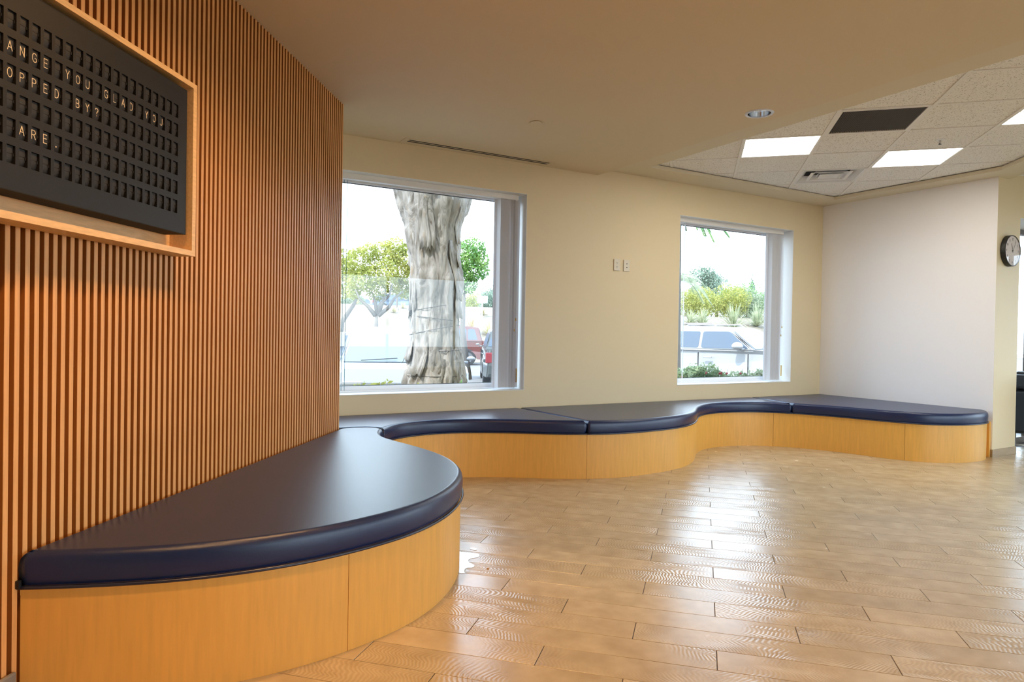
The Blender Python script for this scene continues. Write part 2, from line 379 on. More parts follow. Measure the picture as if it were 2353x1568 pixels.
tb = bbox(.012, P1-.012, .012, P2-.012, .004, .016, .003, 1); tile_me = bpy.data.meshes.new('ceiling_tile'); tb.to_mesh(tile_me); tb.free(); tile_me.materials.append(M_tile)
special = {(1, 0): 'light', (3, 1): 'light', (4, -1): 'light', (2, -1): 'grille', (2, 2): 'diffuser'}
used_u, used_v = set(), set()
for u in range(-3, 9):
    for v in range(-12, 5):
        if not any(inside(u+a, v+b, .03) for a in (0, .25, .5, .75, 1) for b in (0, .25, .5, .75, 1)): continue
        used_u |= {u, u+1}; used_v |= {v, v+1}
        if (u, v) in special: continue
        o = bpy.data.objects.new('ceiling_tile', tile_me); COL.objects.link(o); o.parent = ceb
        o.location = (u*P1, v*P2, ZG + random.uniform(-.001, .001))
for u in sorted(used_u):
    finish('main_runner', bbox(u*P1-.012, u*P1+.012, min(used_v)*P2, max(used_v)*P2, ZG-.002, ZG+.02), M_tbar, ceb)
for v in sorted(used_v):
    finish('cross_tee', bbox(min(used_u)*P1, max(used_u)*P1, v*P2-.010, v*P2+.010, ZG-.0005, ZG+.018), M_tbar, ceb)

# ---- floor
fl = empty('floor', PL); tag(fl, 'staggered wood look porcelain planks with thin dark joints', kind='structure')
bm = bmesh.new(); fb = [(-12.8, -9.4), (3.9, -9.4), (3.9, -1.5), (.22, -1.5), (.22, .3), (-12.8, .3)]
iPL = PL.inverted()
prism(bm, [tuple((iPL @ (BW @ Vector((x, y, 0)))).xy) for x, y in fb], -.06, -.0035)
finish('screed', bm, M_grout, fl)
LP, WP = .9158, .1554
pb = bbox(.0015, LP-.0015, .0012, WP-.0012, -.006, 0, .0008, 1); pm = bpy.data.meshes.new('plank'); pb.to_mesh(pm); pb.free(); pm.materials.append(M_plank)
iBW = BW.inverted()
cands = []
camM = cam.matrix_world.inverted()
def project(p):
    c = camM @ p
    if c.z > -.15: return None
    return 1176.5 + 1566.6*c.x/-c.z, 784 - 1566.6*c.y/-c.z
for r in range(-32, 80):
    for n in range(-16, 16):
        u0 = (n + (r % 3)/3)*LP; v0 = -(r+1)*WP
        q = iBW @ (PL @ Vector((u0+LP/2, v0+WP/2, 0)))
        if not (-12.4 < q.x < 3.6 and -9.1 < q.y < .4) or (q.x > .1 and q.y > -1.65): continue
        ps = [project(PL @ Vector((u0+a, v0+b, 0))) for a in (0, LP) for b in (0, WP)]
        area = 0
        if all(ps) and any(-40 < p[0] < 2393 and 900 < p[1] < 1620 for p in ps):
            area = abs((ps[1][0]-ps[0][0])*(ps[2][1]-ps[0][1])-(ps[1][1]-ps[0][1])*(ps[2][0]-ps[0][0]))
            wc = PL @ Vector((u0+LP/2, v0+WP/2, 0))
            s_ = SW.inverted() @ wc
            if s_.y > 0: area = 0
        cands.append((area, u0, v0))
cands.sort(key=lambda t: -t[0])
for a, u0, v0 in cands[:300]:
    o = bpy.data.objects.new('plank', pm); COL.objects.link(o); o.parent = fl; o.location = (u0, v0, 0)
bm = bmesh.new()
for a, u0, v0 in cands[300:]: box(bm, u0+.0015, u0+LP-.0015, v0+.0012, v0+WP-.0012, -.006, 0)
o = finish('plank_field', bm, M_plank, fl); o['kind'] = 'stuff'

# =================================================================== BENCH
raw = [(-1.4705,2.047),(-1.37,2.058),(-1.256,2.078),(-1.08,2.118),(-.912,2.182),(-.745,2.276),(-.605,2.392),(-.485,2.522),(-.391,2.65),(-.322,2.79),(-.272,2.945),(-.243,3.114),(-.236,3.25),(-.243,3.40),(-.275,3.55),(-.335,3.72),(-.41,3.86),(-.49,3.98),(-.58,4.10),(-.67,4.21),(-.765,4.32),(-.84,4.44),(-.885,4.58),(-.905,4.72),(-.90,4.85),(-.868,4.98),(-.80,5.10),(-.70,5.21),(-.56,5.315),(-.366,5.385),(-.15,5.415),(.04,5.413),(.266,5.395),(.44,5.392),(.611,5.407),(.769,5.441),(.933,5.504),(1.11,5.61),(1.3,5.75),(1.456,5.891),(1.581,6.052),(1.685,6.25),(1.745,6.42),(1.79,6.57),(1.846,6.715),(1.93,6.87),(2.06,7.02),(2.23,7.137),(2.419,7.21),(2.592,7.232),(2.785,7.205),(3.0,7.128),(3.19,7.01),(3.36,6.87),(3.49,6.73),(3.622,6.59),(3.757,6.48),(3.893,6.413),(4.02,6.388),(4.162,6.392),(4.32,6.43),(4.46,6.49),(4.575,6.565),(4.66,6.65),(4.71,6.74),(4.738,6.842)]
def catmull(P, step=.025):
    P = [Vector(p) for p in P]; o = []
    for i in range(len(P)-1):
        p0 = P[max(i-1, 0)]; p1 = P[i]; p2 = P[i+1]; p3 = P[min(i+2, len(P)-1)]
        n = max(1, int((p2-p1).length/step))
        for k in range(n):
            t = k/n; o.append(.5*((2*p1)+(p2-p0)*t+(2*p0-5*p1+4*p2-p3)*t*t+(3*p1-p0-3*p2+p3)*t**3))
    o.append(P[-1])
    for _ in range(14):
        o = [o[0]]+[(o[i-1]+2*o[i]+o[i+1])/4 for i in range(1, len(o)-1)]+[o[-1]]
    return o
CUR = catmull(raw)
def offs(P, d):
    o = []
    for i in range(len(P)):
        t = (P[min(i+1, len(P)-1)]-P[max(i-1, 0)]).normalized(); o.append(P[i]+Vector((t.y, -t.x))*d)   # right of travel = room side
    return o
def nearest(x, y): return min(range(len(CUR)), key=lambda i: (CUR[i]-Vector((x, y))).length)
iA = nearest(-.893, 4.76); iB = nearest(.606, 5.41); iC = nearest(2.95, 7.15)
ZB = .352
be = empty('curved_bench', frame(Vector((.5, 5.5, 0)), (1, 0, 0), (0, 1, 0)))
tag(be, 'long built in wavy bench base of honey maple veneer along the walls', 'bench')
iBE = be.matrix_world.inverted()
seams = [0, nearest(-.563, 2.417), nearest(-.89, 4.85), iB, nearest(2.783, 7.2), nearest(3.739, 6.43), len(CUR)-1]
inner = offs(CUR, -.018); outer = CUR
for a, b in zip(seams, seams[1:]):
    bm = bmesh.new(); po = outer[a:b+1]; pi_ = inner[a:b+1]
    po = [po[0]+(po[1]-po[0]).normalized()*.0012]+list(po[1:-1])+[po[-1]-(po[-1]-po[-2]).normalized()*.0012]
    rows = []
    for p, q in zip(po, pi_):
        rows.append([bm.verts.new((p.x-.5, p.y-5.5, .0003)), bm.verts.new((p.x-.5, p.y-5.5, ZB)), bm.verts.new((q.x-.5, q.y-5.5, ZB)), bm.verts.new((q.x-.5, q.y-5.5, .0003))])
    for r1, r2 in zip(rows, rows[1:]):
        for k in range(4): bm.faces.new((r1[k], r1[(k+1) % 4], r2[(k+1) % 4], r2[k]))
    bm.faces.new(rows[0]); bm.faces.new(rows[-1][::-1])
    finish('front_panel', bm, M_maple, be)
# plywood deck under the cushions
def w2(s, y, M): v = M @ Vector((s, y, 0)); return Vector((v.x, v.y))
endp = w2(0, -1.86, BW)
deck = [p for p in inner] + [w2(-.001, -1.86, BW), w2(-.001, -.002, BW), w2(-6.41, -.002, BW), w2(.002, .09, SW), w2(.0, -.002, SW), w2(-2.73, -.002, SW)]
bm = bmesh.new(); prism(bm, [(p.x-.5, p.y-5.5) for p in deck], ZB-.02, ZB-.001); bm.normal_update(); bmesh.ops.triangulate(bm, faces=[f for f in bm.faces if len(f.verts) > 4])
finish('deck', bm, M_maple, be)
finish('end_filler', (lambda q: (box(q, -.03, -.001, -1.93, -1.84, .0, ZB, iBE @ BW), q)[1])(bmesh.new()), M_maple, be)
finish('bracket', (lambda q: (box(q, -2.748, -2.737, -.012, -.001, ZB+.006, ZB+.03, iBE @ SW), q)[1])(bmesh.new()), M_dark, be)

def poly_inset(P, d):
    n = len(P); o = []
    for i in range(n):
        a = (P[i]-P[i-1]); b = (P[(i+1) % n]-P[i])
        if a.length < 1e-7: a = b
        if b.length < 1e-7: b = a
        a = a.normalized(); b = b.normalized(); na = Vector((a.y, -a.x)); nb_ = Vector((b.y, -b.x)); nn = (na+nb_)
        if nn.length < 1e-4: nn = na.copy()
        nn.normalize(); c = max(.45, nn.dot(na)); o.append(P[i]-nn*(d/c))
    return o
def area2(P): return sum(P[i-1].x*P[i].y-P[i].x*P[i-1].y for i in range(len(P)))
def densify(P, step=.03):
    o = []
    for i in range(len(P)):
        a = P[i]; b = P[(i+1) % len(P)]; n = max(1, int((b-a).length/step))
        for k in range(n): o.append(a+(b-a)*(k/n))
    return o
def roundpoly(P, r=.02):
    o = []
    n = len(P)
    for i in range(n):
        a = P[i-1]; b = P[i]; c = P[(i+1) % n]; u = (a-b); v = (c-b)
        ang = u.normalized().dot(v.normalized()) if u.length and v.length else -1
        if ang > -.85 and min(u.length, v.length) > 2*r:
            p = b+u.normalized()*r; q = b+v.normalized()*r
            for t in (0, .25, .5, .75, 1): o.append(p*(1-t)**2+b*2*t*(1-t)+q*t*t)
        else: o.append(b)
    return o
def cap(bm, ring_):
    co, ed, fa, ov, oe, of_ = delaunay_2d_cdt([Vector((v.co.x, v.co.y)) for v in ring_], [], [list(range(len(ring_)))], 1, 1e-7)
    z = ring_[0].co.z; vm = [ring_[o[0]] if o else bm.verts.new((c.x, c.y, z)) for c, o in zip(co, ov)]
    for f in fa:
        u = [vm[i] for i in f]
        if len(set(u)) == len(u) > 2:
            try: bm.faces.new(u)
            except ValueError: pass
def cushion(front, back, label, loc, nfront=None):
    P = front + back
    P = [p.copy() for p in P]
    P = roundpoly(P, .032)
    if area2(P) > 0: P = P[::-1]         # clockwise so that poly_inset (left normal flipped) shrinks
    P = densify(P, .02)
    t0 = sum((p.x for p in P))/len(P), sum((p.y for p in P))/len(P)
    root = empty('seat_cushion', frame(Vector((t0[0], t0[1], ZB)), (1, 0, 0), (0, 1, 0)))
    tag(root, label, 'cushion', 'navy vinyl cushions along the curved bench')
    sgn = 1
    test = poly_inset(P, .02)
    if abs(area2(test)) > abs(area2(P)): sgn = -1
    prof = [(.016, .0045), (.010, .006), (.0055, .014), (.002, .035), (.0, .06), (.001, .08), (.004, .094), (.009, .103), (.0155, .109), (.022, .1122), (.0275, .1128)]
    bm = bmesh.new(); rings = []
    for d, z in prof:
        Q = poly_inset(P, sgn*d); rings.append([bm.verts.new((q.x-t0[0], q.y-t0[1], z)) for q in Q])
    for a, b in zip(rings, rings[1:]):
        for k in range(len(a)): bm.faces.new((a[k], a[(k+1) % len(a)], b[(k+1) % len(a)], b[k]))
    for rg_ in (rings[-1], rings[0]): cap(bm, rg_)
    cv = finish('cover', bm, M_navy, root, smooth=True)
    for p in cv.data.polygons:
        if abs(p.normal.z) > .995: p.use_smooth = False
    bm = bmesh.new(); Q = poly_inset(P, sgn*-.001); tube(bm, [(q.x-t0[0], q.y-t0[1], .0065) for q in Q], .0058, 6, True)
    finish('piping', bm, M_welt, root, smooth=True)
    bm = bmesh.new(); Q = poly_inset(P, sgn*.0072); tube(bm, [(q.x-t0[0], q.y-t0[1], .0965) for q in Q], .0011, 4, True)
    finish('seam_stitching', bm, M_thread, root)
    return root
CC = offs(CUR, .010)
slatend = w2(-.002, -.008, SW)
cushion(CC[0:iA+1] + [Vector((-.94, 4.83)), Vector((-1.02, 4.845)), Vector((-1.12, 4.815))], [slatend], 'navy vinyl cushion nearest the viewer against the slat wall', None)
g = .006
seamB = (w2(-4.33-g, -.008, BW), w2(-4.33+g, -.008, BW)); seamC = (w2(-1.25-g, -.008, BW), w2(-1.25+g, -.008, BW))
cushion([slatend+Vector((.0, .010)), Vector((-1.12, 4.824)), Vector((-1.02, 4.854)), Vector((-.935, 4.838))] + CC[iA+1:iB] + [CC[iB-1].lerp(CC[iB], .68)], [seamB[0], w2(-6.38, -.008, BW)], 'navy vinyl cushion with a concave front under the large window', None)
cushion([CC[iB].lerp(CC[iB+1], .32)] + CC[iB+1:iC] + [CC[iC-1].lerp(CC[iC], .68)], [seamC[0], seamB[1]], 'navy vinyl cushion bulging outwards between the two windows', None)
cushion([CC[iC].lerp(CC[iC+1], .32)] + CC[iC+1:], [w2(-.008, -1.80, BW), w2(-.008, -.008, BW), seamC[1]], 'navy vinyl cushion filling the far corner beside the clock pier', None)

# =================================================================== LETTER BOARD
GLY = {'A': [[(0, 0), (.33, 1), (.66, 0)], [(.11, .33), (.55, .33)]], 'N': [[(0, 0), (0, 1), (.6, 0), (.6, 1)]],
 'G': [[(.62, .80), (.52, .95), (.36, 1), (.18, .95), (.04, .75), (0, .5), (.04, .25), (.18, .05), (.36, 0), (.54, .05), (.64, .2), (.64, .45), (.4, .45)]],
 'E': [[(.55, 1), (0, 1), (0, 0), (.55, 0)], [(0, .53), (.5, .53)]], 'Y': [[(0, 1), (.3, .5), (.6, 1)], [(.3, .5), (.3, 0)]],
 'O': [[(.33+.33*math.sin(a*math.pi/8), .5+.5*math.cos(a*math.pi/8)) for a in range(17)]],
 'U': [[(0, 1), (0, .3), (.08, .08), (.3, 0), (.52, .08), (.6, .3), (.6, 1)]], 'L': [[(0, 1), (0, 0), (.5, 0)]],
 'D': [[(0, 0), (0, 1), (.25, 1), (.5, .88), (.62, .5), (.5, .12), (.25, 0), (0, 0)]],
 'P': [[(0, 0), (0, 1), (.35, 1), (.52, .92), (.58, .75), (.52, .58), (.35, .5), (0, .5)]],
 'B': [[(0, .5), (.35, .5), (.52, .58), (.55, .75), (.5, .92), (.35, 1), (0, 1), (0, 0), (.38, 0), (.55, .08), (.6, .25), (.55, .42), (.35, .5)]],
 'R': [[(0, 0), (0, 1), (.35, 1), (.52, .92), (.58, .75), (.52, .58), (.35, .5), (0, .5)], [(.3, .5), (.6, 0)]],
 '?': [[(.02, .78), (.1, .94), (.3, 1), (.5, .92), (.56, .75), (.5, .6), (.32, .46), (.3, .28)], [(.3, .06), (.3, 0)]], '.': [[(.27, .0), (.27, .07)]],
 '0': [[(.3+.28*math.sin(a*math.pi/8), .5+.5*math.cos(a*math.pi/8)) for a in range(17)]], '1': [[(.15, .8), (.35, 1), (.35, 0)]],
 '2': [[(.03, .75), (.12, .94), (.3, 1), (.5, .92), (.56, .72), (.45, .5), (0, 0), (.58, 0)]], '3': [[(.03, .85), (.25, 1), (.48, .92), (.5, .66), (.25, .54), (.52, .42), (.55, .15), (.28, 0), (.02, .12)]],
 '4': [[(.45, 0), (.45, 1), (0, .3), (.6, .3)]], '5': [[(.52, 1), (.1, 1), (.05, .56), (.3, .62), (.54, .48), (.55, .18), (.3, 0), (.02, .1)]],
 '6': [[(.5, .95), (.25, .8), (.05, .45), (.05, .18), (.3, 0), (.55, .18), (.52, .45), (.3, .55), (.06, .4)]], '7': [[(.02, 1), (.56, 1), (.2, 0)]],
 '8': [[(.3, .54), (.06, .68), (.08, .92), (.3, 1), (.52, .92), (.54, .68), (.3, .54), (.04, .38), (.04, .12), (.3, 0), (.56, .12), (.56, .38), (.3, .54)]],
 '9': [[(.54, .6), (.3, .45), (.05, .6), (.06, .88), (.3, 1), (.54, .88), (.54, .5), (.35, .1), (.12, .02)]]}
def glyph(bm, ch, x, z, h, sw, y, split=False, th=.0006, wsc=1.0):
    for pl in GLY[ch]:
        for (a, b) in zip(pl, pl[1:]):
            segs = [(a, b)]
            if split:
                segs = []
                for lo, hi in ((-1, .475), (.525, 2)):
                    t0, t1 = 0., 1.; dz = b[1]-a[1]
                    if abs(dz) < 1e-6:
                        if lo <= a[1] <= hi or (lo < 0 and .475 < a[1] < .5) or (hi > 1 and .5 <= a[1] < .525): segs.append((a, b))
                        continue
                    for lim, s in ((lo, 1), (hi, -1)):
                        t = (lim-a[1])/dz
                        if s*dz > 0: t0 = max(t0, t)
                        else: t1 = min(t1, t)
                    if t0 < t1: segs.append(((a[0]+(b[0]-a[0])*t0, a[1]+dz*t0), (a[0]+(b[0]-a[0])*t1, a[1]+dz*t1)))
            for p, q in segs:
                p = Vector((x+p[0]*h*wsc, z+p[1]*h)); q = Vector((x+q[0]*h*wsc, z+q[1]*h)); d = q-p
                if d.length < 1e-6: continue
                d.normalize(); n = Vector((-d.y, d.x))*sw/2; p = p-d*sw*.35; q = q+d*sw*.35
                c = [p+n, q+n, q-n, p-n]; f = [bm.verts.new((k.x, y-th, k.y)) for k in c]; bk = [bm.verts.new((k.x, y, k.y)) for k in c]
                bm.faces.new(f); bm.faces.new(bk[::-1])
                for i in range(4): bm.faces.new((f[i], f[(i+1) % 4], bk[(i+1) % 4], bk[i]))
sfm = SW @ Matrix.Translation((-2.56, 0, 1.44)); isf = Matrix.Translation((2.56, 0, -1.44))
sf = empty('sign_box', sfm); tag(sf, 'open light oak box mounted on the slat wall around the letter board', 'frame')
bm = bmesh.new()
box(bm, -3.145, -1.98, -.10, -.003, 1.4385, 1.46, isf); finish('bottom_board', bm, M_frame, sf)
bm = bmesh.new(); box(bm, -3.145, -1.98, -.10, -.003, 2.113, 2.1328, isf); finish('top_board', bm, M_frame, sf)
for s0 in (-3.145, -2.005):
    bm = bmesh.new(); box(bm, s0, s0+.025, -.10, -.003, 1.46, 2.113, isf); finish('side_board', bm, M_frame, sf)
bm = bmesh.new(); box(bm, -3.12, -2.005, -.004, -.001, 1.46, 2.113, isf); finish('back_board', bm, M_frame, sf)
bd = empty('letter_board', SW @ Matrix.Translation((-2.56, -.095, 1.522))); tag(bd, 'black split flap letter board with cream capitals inside the oak box', 'sign')
ib = Matrix.Translation((2.56, .095, -1.522))
CX0 = -2.130; CP = .04254; CW_ = .030; RZ0 = 2.0132; RP = .0737; CH = .0507
xs = [-3.075]; 
for c in range(-2, 20): x = CX0-(19-c)*CP; xs += [x, x+CW_]
xs.append(-2.045)
zs = [1.522]
for r in range(5, -1, -1): z = RZ0-r*RP; zs += [z-CH, z]
zs.append(2.088)
bm = bmesh.new(); y0 = -.095
V = {}
def vv(i, j, k):
    if (i, j, k) not in V: V[(i, j, k)] = bm.verts.new((xs[i], y0+(0, .013)[k], zs[j]))
    return V[(i, j, k)]
for i in range(len(xs)-1):
    for j in range(len(zs)-1):
        if i % 2 == 1 and j % 2 == 1:
            for (a, b) in (((i, j), (i+1, j)), ((i+1, j), (i+1, j+1)), ((i+1, j+1), (i, j+1)), ((i, j+1), (i, j))):
                bm.faces.new((vv(*a, 0), vv(*b, 0), vv(*b, 1), vv(*a, 1)))
        else: bm.faces.new((vv(i, j, 0), vv(i+1, j, 0), vv(i+1, j+1, 0), vv(i, j+1, 0)))
for v in bm.verts: v.co = ib @ v.co
me = bpy.data.meshes.new('face_plate'); bm.to_mesh(me); bm.free(); me.materials.append(M_black)
o = link('face_plate', me); o.parent = bd
bm = bmesh.new()
box(bm, -3.075, -2.045, y0+.024, -.006, 1.522, 2.088, ib); box(bm, -3.078, -3.075, y0, -.006, 1.522, 2.088, ib); box(bm, -2.045, -2.042, y0, -.006, 1.522, 2.088, ib)
box(bm, -3.078, -2.042, y0, -.006, 1.519, 1.522, ib); box(bm, -3.078, -2.042, y0, -.006, 2.088, 2.091, ib)
finish('housing', bm, M_hole, bd)
# one flap module: an upper and a lower half leaf, bulging, with a little hinge lug
fbm = bmesh.new()
for (za, zb) in ((.0292, .0500), (.0008, .0282)):
    n = 5; pr = None
    for k in range(n+1):
        t = k/n; z = za+(zb-za)*t; yy = .0075-.0015*math.sin(math.pi*(.25+.5*t)) if za > .02 else .0065+.006*(1-t)**2
        cur = [fbm.verts.new((x, yy, z)) for x in (.001, .0285)]
        if pr: fbm.faces.new((pr[0], pr[1], cur[1], cur[0]))
        pr = cur
box(fbm, .0045, .0065, .004, .007, .046, .0506); box(fbm, .0265, .0285, .004, .0065, .022, .030)
flap_me = bpy.data.meshes.new('flap'); fbm.to_mesh(flap_me); fbm.free(); flap_me.materials.append(M_flap)
TXT = {1: (1, 'ANGE YOU GLAD YOU'), 2: (1, 'OPPED BY?'), 4: (2, 'ARE.')}
for r in range(6):
    for c in range(-2, 20):
        x = CX0-(19-c)*CP; z = RZ0-r*RP-CH
        o = bpy.data.objects.new('flap', flap_me); COL.objects.link(o); o.parent = bd; o.location = (x+2.56, 0, z-1.522)
        if r in TXT and 0 <= c-TXT[r][0] < len(TXT[r][1]):
            ch = TXT[r][1][c-TXT[r][0]]
            if ch != ' ':
                gb = bmesh.new(); glyph(gb, ch, .0066, .0165, .0250, .0019 if ch != '.' else .0032, .0056, split=ch != '.', wsc=.95)
                lo = finish('letter', gb, M_letter); lo.parent = o

# =================================================================== BLINDS
def blind(x0, x1, vanes, label, cords=()):
    M = BW @ Matrix.Translation((x1, .11, 2.39)); r = empty('vertical_blind', M); tag(r, label, 'blind', 'vertical blinds drawn aside at the two windows')
    finish('head_rail', bbox(x0-x1, 0, -.028, .028, 0, .048, .004, 1), M_rail, r)
    vb = bbox(-.0009, .0009, -.044, .044, -1.745, -.004); vm = bpy.data.meshes.new('vane'); vb.to_mesh(vm); vb.free(); vm.materials.append(M_vane)
    for i, (x, a) in enumerate(vanes):
        o = bpy.data.objects.new('vane', vm); COL.objects.link(o); o.parent = r; o.location = (x-x1, 0, 0); o.rotation_euler = (0, 0, R(a))
    for x in cords:
        bm = bmesh.new(); tube(bm, [(x-x1, .03, -.001), (x-x1-.003, .03, -1.74)], .0022, 5); finish('cord', bm, M_cord, r)
    bm = bmesh.new(); tube(bm, [(-.022, -.04, -.001), (-.020, -.042, -1.1)], .0016, 5); tube(bm, [(-.035, -.04, -.001), (-.034, -.042, -1.2)], .0016, 5)
    finish('pull_cord', bm, M_rail, r)
    bm = bmesh.new(); lathe(bm, [(0, .012), (.004, .01), (.007, -.012), (0, -.014)], 8, Matrix.Translation((-.020, -.042, -1.11))); lathe(bm, [(0, .012), (.004, .01), (.007, -.012), (0, -.014)], 8, Matrix.Translation((-.034, -.042, -1.21)))
    finish('tassel', bm, M_gold, r)
    finish('tension_clip', bbox(.004, .012, -.03, -.012, -1.70, -1.57, .003, 1), M_gold, r)
    return r
blind(-6.27, -4.305, [(-4.515, 14)]+[(-4.50+.022*k, 62+random.uniform(-5, 5)) for k in range(5)]+[(-4.385, 20), (-4.37, 35), (-4.345, 62), (-4.325, 64)], 'white vertical blind stacked at the right of the large window', cords=[-5.908, -5.935, -5.953, -5.972, -5.990, -6.01])
blind(-2.34, -.61, [(-.835, 14)]+[(-.82+.022*k, 60+random.uniform(-6, 6)) for k in range(8)]+[(-2.185, -38)], 'white vertical blind stacked at the right of the smaller window')

# =================================================================== WALL AND CEILING FITTINGS
def plate(x, kind, label):
    r = empty('wall_outlet' if kind == 'power' else 'cable_outlet', BW @ Matrix.Translation((x, 0, 1.853))); tag(r, label, 'outlet')
    finish('cover_plate', bbox(-.038, .038, -.010, -.0005, -.058, .058, .003, 2), M_plate, r)
    if kind == 'power':
        for dz in (-.02, .02):
            bm = bmesh.new(); lathe(bm, [(0, -.0012), (.015, -.0012), (.016, 0)], 20, Matrix.Translation((0, -.010, dz)) @ Matrix.Rotation(R(90), 4, 'X') @ Matrix.Scale(-1, 4, (0, 0, 1)))
            f = finish('receptacle', bm, M_plate, r)
            for (a, b) in ((-.006, .004), (.006, .004), (0, -.007)):
                finish('slot', bbox(a-.0016, a+.0016, -.0122, -.0112, dz+b-.003, dz+b+.003), M_dark, f)
    else:
        for dz in (-.018, .018):
            bm = bmesh.new(); lathe(bm, [(0, .006), (.0045, .006), (.0045, 0)], 10, Matrix.Translation((0, -.010, dz)) @ Matrix.Rotation(R(90), 4, 'X')); finish('port', bm, M_dark, r)
plate(-3.208, 'power', 'cream double socket plate left of the other on the window wall')
plate(-3.084, 'data', 'cream plate with two round black ports between the windows')
# clock
ck = empty('wall_clock_round', BW @ Matrix.Translation((.212, -1.944, 2.06))); ck.name = 'wall_clock.001'; ck.name = 'round_clock'
tag(ck, 'round black rimmed clock with a pale dial on the right hand pier', 'clock')
RX = Matrix.Rotation(R(90), 4, 'X')     # z axis -> -y
bm = bmesh.new(); lathe(bm, [(0, .0005), (.152, .0005), (.156, .004), (.156, .044), (.153, .048), (.149, .048), (.147, .040), (0, .040)], 48, RX); finish('case', bm, M_dark, ck, smooth=False)
M_dial = mat('clock_dial', (.72, .64, .60), .6)
bm = bmesh.new(); lathe(bm, [(0, .0415), (.1465, .0415)], 48, RX); finish('dial', bm, M_dial, ck)
gb = bmesh.new()
for h in range(1, 13):
    a = R(30*h); t = str(h); H_ = .021; wd = len(t)*.62*H_; cx = .114*math.sin(a); cz = .114*math.cos(a)
    for i, c in enumerate(t): glyph(gb, c, cx-wd/2+i*.62*H_, cz-H_/2, H_, .0028, -.0420, wsc=.8)
    for k in range(0, 1): 
        p = Vector((.138*math.sin(a), .138*math.cos(a))); box(gb, p.x-.0015, p.x+.0015, -.0425, -.042, p.y-.003, p.y+.003)
finish('numerals', gb, M_dark, ck)
def hand(ang, ln, w_, name, y):
    bm = bmesh.new(); Mh = Matrix.Rotation(R(ang), 4, 'Y'); box(bm, -w_, w_, y-.001, y, -.018, ln, Mh); finish(name, bm, M_dark, ck)
hand(-19, .075, .0026, 'hour_hand', -.0440); hand(31, .108, .0019, 'minute_hand', -.0460)
bm = bmesh.new(); lathe(bm, [(0, .0475), (.006, .0475), (.006, .042)], 12, RX); finish('hub', bm, M_dark, ck)
bm = bmesh.new(); lathe(bm, [(0, .0486), (.1478, .0486)], 48, RX); finish('lens', bm, glass_mat('clock_lens', (1, 1, 1), 1.0), ck)

# troffers
M_lens = mat('troffer_lens', (.9, .9, .88), .5, emis=(1.0, .95, .84), estr=TROFFER_E)
def troffer(u, v, label):
    r = empty('ceiling_light', TL @ Matrix.Translation((u*P1, v*P2, ZG))); tag(r, label, 'ceiling light', 'square fluorescent troffers in the tile grid')
    bm = bmesh.new()
    for (a, b, c, d) in ((.012, P1-.012, .012, .02), (.012, P1-.012, P2-.02, P2-.012), (.012, .02, .02, P2-.02), (P1-.02, P1-.012, .02, P2-.02)): box(bm, a, b, c, d, .0, .06)
    box(bm, .012, P1-.012, .012, P2-.012, .06, .064)
    finish('housing', bm, M_white, r)
    hv = P2*.5
    bm = bmesh.new(); rows = []
    for k in range(9):
        t = k/8; y = hv+.004+(P2-.02-hv-.004)*t; z = .030-.022*math.sin(math.pi*t)
        rows.append([bm.verts.new((x, y, z)) for x in (.02, P1-.062)])
    for a, b in zip(rows, rows[1:]): bm.faces.new((a[0], a[1], b[1], b[0]))
    finish('curved_lens', bm, M_lens, r, smooth=True)
    finish('flat_lens', bbox(.02, P1-.02, .02, hv-.004, .012, .016), M_lens, r)
    finish('end_lens', bbox(P1-.056, P1-.02, hv+.004, P2-.02, .014, .018), M_lens, r)
    finish('divider', bbox(.02, P1-.02, hv-.009, hv+.009, .004, .02), M_white, r)
troffer(1, 0, 'lit square troffer left of the dark return grille')
troffer(3, 1, 'lit square troffer right of the louvred air diffuser')
troffer(4, -1, 'lit square troffer cut by the right edge of the photo')
# return grille
r = empty('return_grille', TL @ Matrix.Translation((2*P1, -P2, ZG))); tag(r, 'dark slatted return air grille set in the tile grid', 'vent')
bm = bmesh.new()
for (a, b, c, d) in ((.012, P1-.012, .012, .03), (.012, P1-.012, P2-.03, P2-.012), (.012, .03, .03, P2-.03), (P1-.03, P1-.012, .03, P2-.03)): box(bm, a, b, c, d, -.002, .012)
finish('frame', bm, M_tbar, r)
finish('duct', bbox(.03, P1-.03, .03, P2-.03, .05, .055), M_hole, r)
bb = bmesh.new(); box(bb, -.0012, .0012, .03, P2-.03, .0, .018, Matrix.Rotation(R(-25), 4, 'Y')); blm = bpy.data.meshes.new('blade'); bb.to_mesh(blm); bb.free(); blm.materials.append(M_grille)
nb_ = 44
for k in range(nb_):
    o = bpy.data.objects.new('blade', blm); COL.objects.link(o); o.parent = r; o.location = (.034+(P1-.068)*k/(nb_-1), 0, .002)
# supply diffuser: nested square cones
r = empty('air_diffuser', TL @ Matrix.Translation((2.5*P1, 2.5*P2, ZG))); tag(r, 'white square air diffuser with nested louvres in the grid', 'vent')
def ring(bm, a0, z0_, a1, z1_, th=.002):
    A = [(a0, -a0), (a0, a0), (-a0, a0), (-a0, -a0)]; B = [(a1, -a1), (a1, a1), (-a1, a1), (-a1, -a1)]
    va = [bm.verts.new((x, y, z0_)) for x, y in A]; vb = [bm.verts.new((x, y, z1_)) for x, y in B]
    for k in range(4): bm.faces.new((va[k], va[(k+1) % 4], vb[(k+1) % 4], vb[k]))
bm = bmesh.new(); ring(bm, P1/2-.012, -.001, P1/2-.035, -.001); ring(bm, P1/2-.035, -.001, P1/2-.10, .06); finish('outer_cone', bm, M_white, r)
bm = bmesh.new(); ring(bm, .195, .002, .165, .004); ring(bm, .165, .004, .12, .05); finish('middle_cone', bm, M_white, r)
bm = bmesh.new(); ring(bm, .125, .0, .09, .03); finish('inner_cone', bm, M_white, r)
